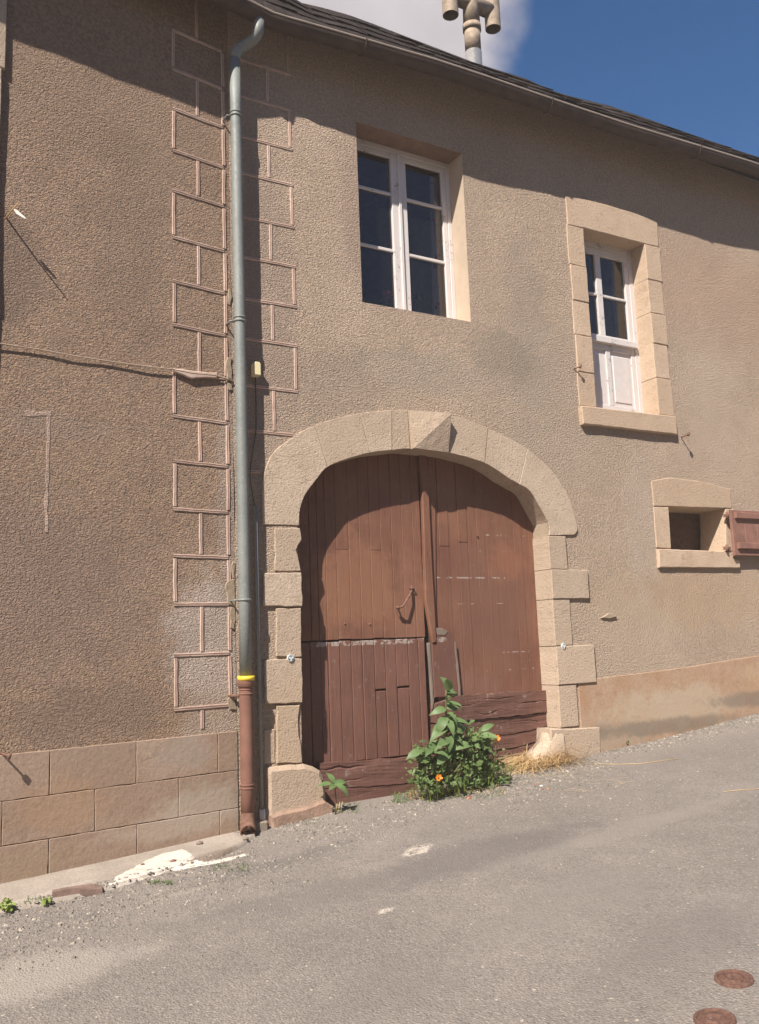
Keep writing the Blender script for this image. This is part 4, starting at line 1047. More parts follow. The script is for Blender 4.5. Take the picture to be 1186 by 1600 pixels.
# shoe turned out to the street, open mouth
sh = [Vector((PX, PY, zg+.10)), Vector((PX-.002, PY-.004, zg+.05)), Vector((PX-.012, PY-.03, zg+.015)), Vector((PX-.03, PY-.075, zg-.005))]
vs, fs = tube_data(sh, [.045, .047, .050, .052], 20, False)
vs2, fs2 = tube_data(sh[1:], [.038, .041, .044], 20, True)
nb = len(vs); fs2 = fs2[:-1]
n_out = len(vs)-20; n_in = nb+len(vs2)-20
fs = fs+[[i+nb for i in f] for f in fs2]+[[n_out+k, n_out+(k+1) % 20, n_in+(k+1) % 20, n_in+k] for k in range(20)]
mk('shoe', vs+vs2, fs, MM['rust'], dp, True)

# ------------------------------------------------------------------ small fittings (things of their own)
CX = PR(401, 900, -.02).x
cz1 = PR(401, 790, -.02).z
t = thing('wall_conduit', 'thin grey conduit beside the downpipe, white sleeve at its foot', 'conduit', (CX+.02, -.02, .45))
cz0 = PR(404, 1266, -.03).z
tube('conduit_tube', [(CX, -.018, cz1), (CX+.006, -.02, 1.6), (CX+.008, -.025, cz0)], .0115, MM['grey'], t, 10)
tube('white_sleeve', [(CX+.008, -.03, cz0+.002), (CX+.008, -.032, cz0-.12)], .019, MM['white'], t, 14)
fb = PR(404, 1296, -.04)
prism('concrete_foot', rect(fb.x-.055, fb.z-.08, fb.x+.045, fb.z+.055), -.10, -.0, MM['concrete'], t, bev=.008, gap=0, amp=.003, seed=4)
jb = PR(399, 577, -.03)
t = thing('junction_box', 'small cream plastic box above a thin black wire, right of the downpipe', 'junction box', (jb.x, -.02, jb.z))
prism('casing', [(jb.x-.022, jb.z-.052), (jb.x+.03, jb.z-.052), (jb.x+.03, jb.z+.035), (jb.x+.02, jb.z+.047), (jb.x-.012, jb.z+.047), (jb.x-.022, jb.z+.035)], -.065, -.003, MM['cream'], t, bev=.005, gap=0, amp=0)
wp = [PR(a, b2, -.012) for a, b2 in [(399, 590), (400, 630), (400, 670), (396, 700), (391, 730), (391, 750), (395, 775), (398, 790)]]
tube('wire', wp, .0035, MM['black'], t, 6)
cabl = [(-200, 500), (-60, 527), (0, 537), (60, 546), (120, 557), (180, 566), (240, 574), (270, 577), (300, 583), (335, 586), (364, 596)]
cp = []
for a, b2 in cabl: s, z = PL(a, b2, -.012); cp.append(FL(s, -.014, z))
tag(tube('wall_cable', cp, .0045, MM['cable'], None, 8), 'thin beige cable running across the left wall to the downpipe', 'cable')
p = PL(268, 576), PL(300, 580), PL(338, 583), PL(338, 592), PL(300, 592), PL(270, 581)
prism('plaster_dab', list(p), -.016, 0, MM['band'], house, FL, bev=.006, gap=0, amp=.006, step=.03, seed=70)
# hooks and pegs
def hook(name, label, cat, F, s, z, L, mat, head=None, side=-.01, dz=.0):
    t = thing(name, label, cat, tuple(F(s, 0, z)))
    tube('shank', [F(s, .02, z), F(s+side*.5, -L*.5, z+dz*.5), F(s+side, -L, z+dz)], .006, mat, t, 7)
    if head: tube('head', [F(s+side-.004, -L, z+dz-.014), F(s+side+.004, -L-.004, z+dz+.016)], head, mat, t, 8)
    return t
s_, z_ = R2(1064, 684)
hook('iron_hook', 'rusty iron shutter hook on the wall below the stone window, right corner', 'hook', FR, s_, z_, .09, MM['rust'], .013, .0, .012)
s_, z_ = R2(897, 576)
hook('iron_hook', 'rusty iron hook on the left stones of the small tall window', 'hook', FR, s_, z_, .06, MM['rust'], .010, .02, .004)
s_, z_ = R2(945, 961)
prism('broken_render', [R2(938, 966), R2(950, 958), R2(962, 964), R2(950, 967)], -.018, 0, MM['mortar'], house, bev=.006, gap=0, amp=.004, step=.02, seed=71)
# peg with pale tag on the left wall
s_, z_ = PL(9, 341)
t = thing('wall_peg', 'thin peg with a pale tag sticking out of the left wall', 'peg', tuple(FL(s_, 0, z_)))
tip = FL(s_+.015, -.19, z_+.02)
tube('shank', [FL(s_, .02, z_), FL(s_+.006, -.1, z_+.012), tip], [.007, .005, .004], MM['straw'], t, 7)
tg = [FL(s_+.01, -.10, z_+.028), FL(s_+.035, -.105, z_+.02), FL(s_+.085, -.12, z_-.025), FL(s_+.075, -.12, z_-.03), FL(s_+.03, -.105, z_-.004)]
mk('pale_tag', tg+[v+NL*.004 for v in tg], [[0, 1, 2, 3, 4], [9, 8, 7, 6, 5]]+[[i, (i+1) % 5, 5+(i+1) % 5, 5+i] for i in range(5)], MM['white'], t)
s_, z_ = PL(0, 1176)
hook('iron_hook', 'dark iron stub at the top of the left plinth', 'hook', FL, s_, z_, .07, MM['rust'], .010, .03, -.02)
# trail markers
def marker(px, py, r, label, squash=1.0):
    y = -.026
    c = PR(px, py, y); t = thing('trail_marker', label, 'trail marker', tuple(c), None)
    def disc(name, rad, y0, y1, mat):
        n = 28; vs = [(c.x+rad*math.cos(2*math.pi*k/n)*squash, y0, c.z+rad*math.sin(2*math.pi*k/n)) for k in range(n)] + [(c.x+rad*math.cos(2*math.pi*k/n)*squash, y1, c.z+rad*math.sin(2*math.pi*k/n)) for k in range(n)]
        return mk(name, vs, [list(range(n)), list(range(2*n-1, n-1, -1))]+[[k, (k+1) % n, n+(k+1) % n, n+k] for k in range(n)], mat, t)
    disc('rim', r, y-.002, y+.012, MM['white']); disc('face', r*.84, y-.004, y+.0, MM['blue'])
    for an in (155, 25, 270):                # three pale lobes
        a_ = math.radians(an); ca, sa = math.cos(a_), math.sin(a_); n = 12; vs = []
        for yy in (y-.006, y-.001):
            for k in range(n):
                q = 2*math.pi*k/n; u = r*(.36+.34*math.cos(q)); w = r*.20*math.sin(q)*(1.25+.6*math.cos(q))
                vs.append((c.x+(u*ca-w*sa)*squash, yy, c.z-.05*r+u*sa+w*ca))
        mk('lobe', vs, [list(range(n)), list(range(2*n-1, n-1, -1))]+[[k, (k+1) % n, n+(k+1) % n, n+k] for k in range(n)], MM['white'], t)
    n = 16; vs = []
    for k in range(n+1):                     # pale arc along the top of the disc
        a_ = math.radians(40+100*k/n)
        for rr in (.55, .70): vs.append((c.x+r*rr*math.cos(a_)*squash, y-.0055, c.z+r*rr*math.sin(a_)))
    mk('arc', vs, [[2*k, 2*k+1, 2*k+3, 2*k+2] for k in range(n)], simple('marker_pale_blue', (.35, .50, .58), .4, .05), t)
marker(454.5, 1028.5, .026, 'round blue and white disc on the left jamb stones')
marker(881, 1010, .026, 'small blue and white disc on the right jamb stones', .85)

# ------------------------------------------------------------------ shutter of the small window
a0 = PR(1139, 795, -.05); b0 = PR(1143, 868, -.05)
t = thing('window_shutter', 'small brown wooden shutter folded open against the wall', 'shutter', (a0.x+.02, -.05, b0.z))
sx0 = PR(1142, 830, -.05).x; sz1, sz0 = PR(1145, 797, -.05).z, PR(1145, 868, -.05).z
SWd = .92
MS = simple('brown_shutter_paint', (.24, .125, .095), .7, .2, 10, bd=.002)
for k in range(5): prism('plank', rect(sx0+k*SWd/5, sz0, sx0+(k+1)*SWd/5, sz1), -.072, -.045, MS, t, bev=.003, gap=.001, amp=.001, seed=k)
for zc in (sz1-.055, sz0+.095): prism('batten', rect(sx0+.04, zc-.03, sx0+SWd-.03, zc+.03), -.098, -.0725, MS, t, bev=.004, gap=0, amp=.001, seed=9)
for py in (805, 856):
    h = PR(1136, py, -.04)
    tube('hinge', [(h.x-.005, -.045, h.z-.035), (h.x-.005, -.045, h.z+.03)], .014, MM['rust'], t, 10)
    box('hinge_strap', h.x-.03, h.x+.05, -.046, -.02, h.z-.018, h.z+.012, MM['rust'], t)

# ------------------------------------------------------------------ inside the upper window
def blob_cluster(name, c, r, n, s, mat, parent, seed):
    R_ = random.Random(seed); vs = []; fs = []
    for _ in range(n):
        d = Vector((R_.gauss(0, 1), R_.gauss(0, 1), R_.gauss(0, 1))).normalized()*r*R_.uniform(.4, 1)
        a_ = Vector((R_.gauss(0, 1), R_.gauss(0, 1), R_.gauss(0, 1))).normalized(); b_ = a_.orthogonal().normalized()
        p_ = Vector(c)+d; k = len(vs)
        vs += [p_-a_*s, p_+b_*s*.7, p_+a_*s, p_-b_*s*.7]; fs.append([k, k+1, k+2, k+3])
    return mk(name, vs, fs, mat, parent)
def pot_plant(label, cat, name, px, py, leafn, bloom, tall):
    c = PR(px, py, .255); z0 = w1[1]+.045
    t = thing(name, label, cat, (c.x, .33, z0))
    tube('pot', [(c.x, .30, z0), (c.x, .30, z0+.07)], [.035, .045], simple('clay_pot', (.35, .16, .09), .8), t, 14)
    tube('stem', [(c.x, .30, z0+.07), (c.x+.005, .285, c.z)], .004, MM['stem'], t, 6)
    blob_cluster('foliage', (c.x, .295, c.z-(.05 if bloom else 0)), .055 if bloom else .04, leafn, .02, MM['leaf'], t, 5)
    if tall: blob_cluster('foliage', (c.x+.01, .295, c.z-.10), .05, leafn, .02, MM['leaf'], t, 6)
    if bloom: blob_cluster('bloom', (c.x+.0, .262, c.z+.01), .036, 260, .018, MM['pink'], t, 8)
pot_plant('pink geranium in a pot behind the lower left pane of the upper window', 'potted plant', 'geranium', 606, 462, 40, True, False)
pot_plant('green pot plant behind the lower right pane of the upper window', 'potted plant', 'pot_plant', 655, 446, 40, False, True)
def curtain():
    m, tt, b = newmat('flowered_curtain', .9, .1); P = posn(tt)
    v = nn(tt, 'ShaderNodeTexVoronoi', Scale=13.0); tt.links.new(P, v.inputs['Vector'])
    col = mix(tt, mapr(tt, v.outputs['Distance'], .26, .22), (.48, .40, .40), (.55, .06, .08)); tt.links.new(col, b.inputs['Base Color'])
    x1 = w1[2]-.06; vs = []; n = 24
    for i in range(n+1):
        for z in (w1[1]+.07, w1[3]-.12): vs.append((x1-.13*i/n*(1 if z < 5 else .75), .275+.012*math.sin(i*1.9), z))
    o = mk('curtain', vs, [[2*i, 2*i+2, 2*i+3, 2*i+1] for i in range(n)], m, None, True)
    tag(o, 'pale curtain with red flowers behind the right edge of the upper window', 'curtain')
curtain()
# pale inner shutter seen behind the upper right pane of the tall window
p = [PR(a, b2, .30) for a, b2 in [(957, 400), (976, 420), (982, 532), (966, 532)]]
o = mk('inner_curtain', [(p[0].x, .32, 4.0), (p[0].x+.2, .30, 4.0), (p[0].x+.2, .30, 5.3), (p[0].x-.02, .32, 5.3)]+[(p[0].x, .33, 4.0), (p[0].x+.2, .31, 4.0), (p[0].x+.2, .31, 5.3), (p[0].x-.02, .33, 5.3)], [[0, 1, 2, 3], [7, 6, 5, 4], [0, 4, 5, 1], [2, 6, 7, 3], [1, 5, 6, 2], [3, 7, 4, 0]], MM['plaster'], None)
tag(o, 'plain beige curtain hanging behind the glass of the tall stone-framed window', 'curtain')

# ------------------------------------------------------------------ things on the ground
def flat_patch(name, pxs, mat, lift, seed, amp=.02, surf=None, tagkw=None, parent=None):
    pts = []
    for a, b2 in pxs:
        g = G(a, b2, surf or 0); pts.append((g.x, g.y))
    pts = jag(pts, .03, amp, seed)
    if area2(pts) < 0: pts = pts[::-1]
    ctr = inset(pts, .03)
    def hz(x, y): 
        return lift
    return pts
# lime spill lies on the apron: raise a thin sheet from the apron surface by ray-casting
bpy.context.view_layer.update()
apron = bpy.data.objects['pavement']
deps = bpy.context.evaluated_depsgraph_get()
from mathutils.bvhtree import BVHTree
def bvh(o):
    me = o.data; M_ = Matrix.Translation(WORG[o.name])
    return BVHTree.FromPolygons([M_ @ v.co for v in me.vertices], [list(p.vertices) for p in me.polygons])
bA = bvh(apron); bG = bvh(bpy.data.objects['road'])
def surf_z(x, y):
    z = -9
    for b_ in (bA, bG):
        h = b_.ray_cast(Vector((x, y, 3)), Vector((0, 0, -1)))
        if h[0] is not None: z = max(z, h[0].z)
    return z
def hit(px, py):
    d = ray(px, py).normalized(); best = None
    for b_ in (bA, bG):
        h = b_.ray_cast(CAM, d)
        if h[0] is not None and (best is None or (h[0]-CAM).length < (best-CAM).length): best = h[0]
    return best
def sheet(name, pxs, mat, lift, seed, amp=.012, step=.02):
    q = [hit(a, b2) for a, b2 in pxs]; q = [(v.x, v.y) for v in q]
    q = jag(q, .02, amp, seed)
    if area2(q) < 0: q = q[::-1]
    pts = [Vector(p) for p in q]; n0 = len(pts); edges = [(i, (i+1) % n0) for i in range(n0)]
    def ins(p):
        c = False
        for i in range(n0):
            a = q[i]; b2 = q[i-1]
            if (a[1] > p[1]) != (b2[1] > p[1]) and p[0] < (b2[0]-a[0])*(p[1]-a[1])/(b2[1]-a[1])+a[0]: c = not c
        return c
    x = min(p[0] for p in q)
    while x < max(p[0] for p in q):
        y = min(p[1] for p in q)
        while y < max(p[1] for p in q):
            if ins((x, y)): pts.append(Vector((x+rnd.uniform(-.004, .004), y+rnd.uniform(-.004, .004))))
            y += step
        x += step
    r = delaunay_2d_cdt(pts, edges, [], 0, 1e-5); V, Fc = r[0], r[2]
    vs = [(v.x, v.y, surf_z(v.x, v.y)+(lift*(.6+.9*max(0, noise.noise(Vector((v.x*25, v.y*25, seed))))) if i >= n0 else .0012)) for i, v in enumerate(V)]
    fs = []
    for f in Fc:
        c = (V[f[0]]+V[f[1]]+V[f[2]])/3
        if ins((c.x, c.y)): fs.append([f[0], f[1], f[2]])
    return mk(name, vs, fs, mat, None, True)
o = sheet('lime_spill', [(168, 1388), (182, 1370), (208, 1356), (234, 1342), (258, 1333), (286, 1327), (299, 1334), (292, 1347), (318, 1346), (350, 1342), (384, 1334), (386, 1337), (352, 1347), (318, 1353), (268, 1361), (230, 1371), (196, 1384)], MM['lime'], .005, 3)
tag(o, 'white lime powder spilled over the concrete strip below the wall', 'spill')
def dust_mat():
    m, t, b = newmat('dusty_lime', .95, .1); P = posn(t)
    n = mth(t, 'ADD', mth(t, 'MULTIPLY', noi(t, P, 30, 5, .7), .6), mth(t, 'MULTIPLY', noi(t, P, 120, 4, .7), .4))
    t.links.new(mix(t, mapr(t, n, .46, .56), (.20, .17, .145), (.46, .41, .355)), b.inputs['Base Color']); return m
DUST = dust_mat()
for k, (px, py, w_) in enumerate([(650, 1328, 17), (602, 1424, 9), (668, 1322, 7), (640, 1338, 6)]):
    o = sheet('lime_spot', [(px+w_*math.cos(a_)*(1+.4*math.sin(3*a_+k)), py+w_*.42*math.sin(a_)) for a_ in [i*math.pi/5 for i in range(10)]], DUST, .003, 5+k, .012, .015)
    tag(o, ['largest pale lime spot on the road in front of the gate', 'small pale spot on the open road, lowest in the photo', 'pale spot just right of the largest lime spot', 'pale spot just left of the largest lime spot'][k], 'spot')
# wooden offcut on the apron edge
a_ = hit(82, 1403); b_ = hit(160, 1397); d_ = (b_-a_); d_.z = 0; L_ = d_.length; d_.normalize(); w_ = Vector((-d_.y, d_.x, 0))
bm = bmesh.new(); bmesh.ops.create_cube(bm, size=1)
bmesh.ops.subdivide_edges(bm, edges=bm.edges, cuts=3, use_grid_fill=True)
for v in bm.verts:
    c = v.co; p = a_+d_*((c.x+.5)*L_)+w_*((c.y+.5)*.035); top = .034
    z = surf_z(p.x, p.y)-.003+(c.z+.5)*top+.003*noise.noise(p*20); v.co = Vector((p.x, p.y, z))
tag(bmk('wood_offcut', bm, simple('stained_wood', (.20, .135, .11), .85, .25, 20, bd=.003), None), 'short flat length of brown wood lying on the concrete edge', 'wood')
# valve covers in the road
def cover(px, py, label):
    c = hit(px, py); e = .05
    nrm = Vector((-(surf_z(c.x+e, c.y)-surf_z(c.x-e, c.y))/(2*e), -(surf_z(c.x, c.y+e)-surf_z(c.x, c.y-e))/(2*e), 1)).normalized()
    q = nrm.to_track_quat('Z', 'X'); t = thing('valve_cover', label, 'valve cover', tuple(c), 'rusty valve covers in the road')
    prof = [(.069, -.006), (.067, .002), (.062, .004), (.056, .003), (.054, -.001), (.033, -.001), (.030, .003), (.024, .003), (.020, -.001), (.0, -.001)]
    n = 30
    for nm, sub_ in (('rim', prof[:5]), ('lid', prof[4:])):
        vs = [c+q @ Vector((r_*math.cos(2*math.pi*k/n), r_*math.sin(2*math.pi*k/n), z*1.4+.0055)) for r_, z in sub_ for k in range(n)]
        fs = [[i*n+k, i*n+(k+1) % n, (i+1)*n+(k+1) % n, (i+1)*n+k] for i in range(len(sub_)-1) for k in range(n)]
        mk(nm, vs, fs, MM['cover'], t, True)
cover(1147, 1531, 'round rusty valve cover in the road, whole in view')
cover(1117, 1594, 'round rusty valve cover cut by the bottom edge of the photo')

# gravel and chips (uncountable)
def gravel():
    R_ = random.Random(3); vs = []; fs = []
    base = [(-1, -1, -1), (1, -1, -1), (1, 1, -1), (-1, 1, -1), (-1, -1, 1), (1, -1, 1), (1, 1, 1), (-1, 1, 1)]
    fb = [(0, 3, 2, 1), (4, 5, 6, 7), (0, 1, 5, 4), (1, 2, 6, 5), (2, 3, 7, 6), (3, 0, 4, 7)]
    def put(x, y, s):
        z = surf_z(x, y); an = R_.uniform(0, 6.3); ca, sa = math.cos(an), math.sin(an); k = len(vs)
        sx_, sy_, sz_ = s*R_.uniform(.7, 1.4), s*R_.uniform(.6, 1.1), s*R_.uniform(.4, .8)
        for (a, b2, c) in base:
            tp = .62 if c > 0 else 1
            u = a*sx_*tp*R_.uniform(.75, 1.1); w = b2*sy_*tp*R_.uniform(.75, 1.1)
            vs.append((x+u*ca-w*sa, y+u*sa+w*ca, z+(c*.7+.5)*sz_))
        for f in fb: fs.append([k+i for i in f])
    n = 0
    while n < 14000:
        x = R_.uniform(.3, 8.0); 
        y = -abs(R_.gauss(0, .42))
        if x < 2.2: y -= .60-.13*x+ .1
        if x > 5.2: y = -abs(R_.gauss(0, .14))-.01
        if noise.noise(Vector((x*2, y*2, 0))) < R_.uniform(-.6, .4): continue
        if y < -1.6: continue
        put(x, y, R_.choice((.003, .004, .004, .005, .006, .009))); n += 1
    for _ in range(1100):
        x = R_.uniform(-.6, 6.5); y = R_.uniform(-5, -.5); put(x, y, R_.choice((.002, .003, .003, .005)))
    o = mk('gravel', vs, fs, MM['gravel'], None, False); tag(o, 'loose grey gravel scattered along the foot of the wall', 'gravel', kind='stuff')
gravel()
def pebble(px, py, s, mat, label):
    c = hit(px, py); bm = bmesh.new(); bmesh.ops.create_icosphere(bm, subdivisions=2, radius=1)
    for v in bm.verts:
        k = 1+.25*noise.noise(v.co*1.7+Vector((px, 0, 0))); v.co = Vector((v.co.x*s*1.3*k, v.co.y*s*k, v.co.z*s*.7*k))+c+Vector((0, 0, s*.4))
    tag(bmk('pebble', bm, mat, None, True), label, 'stone')
pebble(312, 1319, .018, MM['concrete'], 'pale pebble on the concrete right of the lime spill')
pebble(271, 1347, .014, MM['rust'], 'dark pebble lying in the white lime')
pebble(223, 1352, .010, MM['rust'], 'smaller dark stone in the lime, left of the dark pebble')
pebble(384, 1312, .015, MM['concrete'], 'pale pebble in front of the open mouth of the downpipe')
pebble(846, 1229, .011, MM['white'], 'white pebble on the road right of the straw')

# ------------------------------------------------------------------ plants
def leaf_mesh(L, Wd, droop, curl, n=6, wav=.0):
    vs = []; fs = []
    for i in range(n+1):
        t_ = i/n; w = Wd*(math.sin(math.pi*min(1, t_*1.02+.02))**.75)*(1-.35*t_) if 0 < i < n else (.004 if i == 0 else .001)
        y = L*t_*math.cos(droop*t_); z = -L*t_*math.sin(droop*t_)
        vs += [(-w, y, z+curl*w+wav*math.sin(t_*9)), (0, y, z), (w, y, z+curl*w-wav*math.sin(t_*8))]
    for i in range(n):
        k = 3*i; fs += [[k, k+1, k+4, k+3], [k+1, k+2, k+5, k+4]]
    me = bpy.data.meshes.new('leaf'); me.from_pydata(vs, [], fs); me.polygons.foreach_set('use_smooth', [True]*len(me.polygons)); return me
def add_leaf(parent, me, mat, base, az, el, scale):
    if not me.materials: me.materials.append(mat)
    o = bpy.data.objects.new('leaf', me); COL.objects.link(o); o.parent = parent
    o.location = Vector(base)-WORG[parent.name]
    o.rotation_euler = (el, rnd.uniform(-.35, .35)+(.75 if math.sin(az) < 0 else -.75)*abs(math.sin(az)), az); o.scale = (scale,)*3
    reg(o, base); return o
LM = [leaf_mesh(.20, .050, .8, .25, 7, .004), leaf_mesh(.21, .053, .45, .2, 7, .005), leaf_mesh(.18, .045, 1.2, .25, 7, .004)]
def tall_weed():
    y0 = -.20
    b0 = Vector((PR(700, 1238, y0).x, y0, surf_z(PR(700, 1238, y0).x, y0)))
    t = thing('tall_weed', 'tall broad-leaved green weed growing up against the gate', 'plant', tuple(b0))
    stem = [b0] + [PR(a, c, y0+.0) for a, c in [(701, 1200), (698, 1160), (697, 1120), (697, 1090), (697, 1075)]]
    tube('stem', stem, [.010, .009, .008, .007, .006, .004], MM['stem'], t, 8)
    sp = [(697, 1078, 0, 1.35, .95), (697, 1080, 2.3, 1.15, .8), (698, 1082, -1.2, .75, 1.0), (697, 1090, -.6, 1.0, .75),
          (698, 1104, -1.35, .2, 1.05), (697, 1106, -1.9, .45, .8), (697, 1108, 1.7, .3, .7), (697, 1100, -2.6, .3, .6),
          (697, 1120, 2.35, -.05, 1.0), (698, 1122, -1.2, .25, 1.05), (698, 1126, -2.2, .2, .85), (697, 1128, 3.0, .35, .8),
          (699, 1138, 1.9, .2, .95), (699, 1140, -1.55, .35, .95), (699, 1150, 2.9, .1, .9), (700, 1150, -2.4, .0, .9),
          (700, 1162, 1.4, .1, 1.0), (700, 1165, -1.0, .15, 1.0), (700, 1172, 2.5, .0, 1.0), (700, 1178, -1.9, 0, 1.0), (698, 1133, 1.2, .5, .8), (699, 1145, -.9, .6, .7), (697, 1095, 2.6, .6, .6), (698, 1115, -2.9, .4, .7), (699, 1158, 2.2, .5, .9), (700, 1168, -2.0, .5, .9)]
    for i, (px, py, az, el, sc) in enumerate(sp):
        add_leaf(t, LM[i % 3], MM['leaf'], PR(px, py, y0), az, el, sc)
    # side shoots
    for (pxs, lv) in (([(699, 1215), (676, 1190), (668, 1165)], [(668, 1165, 1.9, .8, .6), (670, 1168, 2.6, .1, .75), (672, 1174, -2.4, .1, .7), (676, 1186, 1.6, .2, .6), (660, 1172, 1.8, -.1, .7), (668, 1168, -1.2, .4, .7)]),
                      ([(703, 1215), (735, 1175), (752, 1142)], [(752, 1142, -1.3, .9, .6), (748, 1148, -1.1, .4, 1.0), (745, 1155, 2.5, .5, .7), (738, 1165, -1.8, .2, .9), (730, 1178, -1.4, .1, .9), (750, 1150, -2.6, .3, .7)])):
        tube('stem', [PR(a, c, y0-.03) for a, c in pxs], [.007, .005, .003], MM['stem'], t, 6)
        for (px, py, az, el, sc) in lv: add_leaf(t, LM[1], MM['leaf'], PR(px, py, y0-.03), az, el, sc)
tall_weed()
def undergrowth():
    R_ = random.Random(5); vs = []; fs = []
    def lf_(p, s, up=.4):
        d = Vector((R_.gauss(0, 1), R_.gauss(0, 1)-.4, R_.gauss(0, 1)*.6+up)).normalized(); w = d.orthogonal().normalized()
        w = (w+d.cross(w)*R_.uniform(-1, 1)).normalized(); nn_ = d.cross(w)
        k = len(vs)
        vs.extend([p, p+d*s*.45+w*s*.36+nn_*s*.06, p+d*s, p+d*s*.45-w*s*.36+nn_*s*.06, p+d*s*.5-nn_*s*.04])
        fs.extend([[k, k+1, k+4], [k+1, k+2, k+4], [k+2, k+3, k+4], [k+3, k, k+4]])
    lob = [(665, 1195, .09, .10), (686, 1190, .10, .09), (738, 1172, .13, .14), (716, 1155, .10, .12), (752, 1182, .12, .12), (662, 1180, .06, .07), (760, 1205, .12, .11), (700, 1215, .15, .09), (735, 1222, .15, .08), (672, 1225, .11, .07), (770, 1228, .08, .06), (722, 1190, .16, .13), (655, 1215, .06, .06), (752, 1160, .09, .08)]
    for (px, py, rx, rz_) in lob:
        y = -.16; c = PR(px, py, y)
        for _ in range(int(rx*1650)):
            d = Vector((R_.gauss(0, .5)*rx, R_.gauss(0, .5)*.13, R_.gauss(0, .5)*rz_)); p = c+d
            if p.y > -.02+.15 or p.z < surf_z(p.x, p.y)+.005: continue
            lf_(p, R_.choice((.014, .018, .022, .028, .035, .05, .07)))
    o = mk('undergrowth', vs, fs, MM['leafdk'], None); tag(o, 'dense small-leaved green weeds around the foot of the tall weed', 'weeds', kind='stuff')
    # stems and arching blades
    vs = []; fs = []
    for _ in range(260):
        x0 = R_.uniform(PR(650, 1235, -.1).x, PR(785, 1230, -.1).x); y0 = R_.uniform(-.28, -.02); z0 = surf_z(x0, y0)
        L = R_.uniform(.12, .46); lean = Vector((R_.gauss(0, .35), R_.gauss(-.25, .3), 1)).normalized(); sd_ = Vector((lean.y, -lean.x, 0)).normalized()
        k0 = len(vs); n = 5; w = R_.uniform(.0012, .003)
        bend_ = Vector((R_.gauss(0, .4), R_.gauss(0, .3)-.2, -.5))
        for i in range(n+1):
            f = i/n; p = Vector((x0, y0, z0))+lean*L*f+bend_*L*f*f*.6; ww = w*(1-f*.8); vs.extend([p-sd_*ww, p+sd_*ww])
        for i in range(n): fs.append([k0+2*i, k0+2*i+1, k0+2*i+3, k0+2*i+2])
    o = mk('grass_blades', vs, fs, MM['leafyl'], None); tag(o, 'thin arching green grass blades among the weeds at the gate', 'grass', kind='stuff')
undergrowth()
def straw():
    R_ = random.Random(9); vs = []; fs = []
    def blade(p, d, L, w, arch, curl):
        sd_ = d.cross(Vector((0, 0, 1))).normalized(); k0 = len(vs); n = 6
        for i in range(n+1):
            f = i/n; q = p+d*L*f+Vector((0, 0, 1))*(arch*math.sin(math.pi*f))+sd_*curl*f*f
            zf = surf_z(q.x, q.y)+.003
            if q.z < zf: q.z = zf
            ww = w*(1-.6*f); vs.extend([q-sd_*ww, q+sd_*ww+Vector((0, 0, ww*.5))])
        for i in range(n): fs.append([k0+2*i, k0+2*i+1, k0+2*i+3, k0+2*i+2])
    a_ = hit(795, 1222); b_ = hit(812, 1196); c_ = hit(880, 1190)
    for _ in range(1500):      # heap with ends fanned to the road
        t_ = R_.random(); p = b_.lerp(c_, t_*.85-.08); p = p+Vector((R_.gauss(0, .05), R_.gauss(-.07, .07), R_.uniform(0, .075)*(1-t_*.5)))
        d = (a_-b_).normalized() if t_ < .35 and R_.random() < .55 else Vector((R_.uniform(-1, 1), R_.uniform(-.5, .3), R_.uniform(-.15, .10)))
        d = (d+Vector((R_.gauss(0, .35), R_.gauss(0, .35), R_.gauss(0, .12)))).normalized()
        blade(p, d, R_.choice((.1, .16, .22, .3, .4))*R_.uniform(.8, 1.1), R_.uniform(.0012, .0030), R_.uniform(0, .045), R_.gauss(0, .12))
    for _ in range(160):
        p = hit(R_.uniform(620, 790), R_.uniform(1228, 1244)); d = Vector((R_.gauss(0, 1), R_.gauss(0, .5), .1)).normalized()
        blade(p, d, R_.uniform(.04, .12), .0014, .015, R_.gauss(0, .03))
    for _ in range(60):
        p = hit(R_.uniform(800, 1000), R_.uniform(1195, 1240)); d = Vector((R_.gauss(0, 1), R_.gauss(0, .5), .05)).normalized()
        blade(p, d, R_.uniform(.04, .16), .0012, .005, R_.gauss(0, .03))
    o = mk('dry_straw', vs, fs, MM['straw'], None); tag(o, 'pale dry straw heaped against the right foot of the gate', 'straw', kind='stuff')
straw()
def long_straw(pxs, label):
    pts = [hit(*p)+Vector((0, 0, .004)) for p in pxs]; tag(tube('straw_stalk', pts, .0022, MM['straw'], None, 5), label, 'straw stalk')
long_straw([(885, 1186), (930, 1194), (960, 1195), (1000, 1194), (1060, 1186)], 'long pale straw stalk reaching out over the road from the straw heap')
long_straw([(1130, 1238), (1158, 1235), (1200, 1233)], 'pale straw stalk lying on the road by the right edge')
def rosette():
    y0 = -.14; b0 = PR(524, 1262, y0); b0.z = surf_z(b0.x, y0)
    t = thing('broad_leaf_weed', 'young weed with five broad leaves beside the left jamb of the gate', 'plant', tuple(b0))
    top = PR(523, 1226, y0)
    tube('stem', [b0, b0.lerp(top, .5)+Vector((.006, 0, 0)), top], [.006, .005, .004], MM['stem'], t, 7)
    for (az, el, sc, i) in ((1.2, .35, .62, 1), (.3, 1.2, .55, 1), (-1.2, .45, .58, 1), (-1.5, .05, .7, 1), (-2.5, -.1, .7, 0), (2.4, .2, .5, 1)):
        add_leaf(t, LM[i], MM['leaf'], top, az, el, sc)
    for k in range(3): tube('stem', [b0+Vector((.02*k, 0, 0)), b0+Vector((.02*k+.01, -.01, .08))], .002, MM['straw'], t, 5)
rosette()
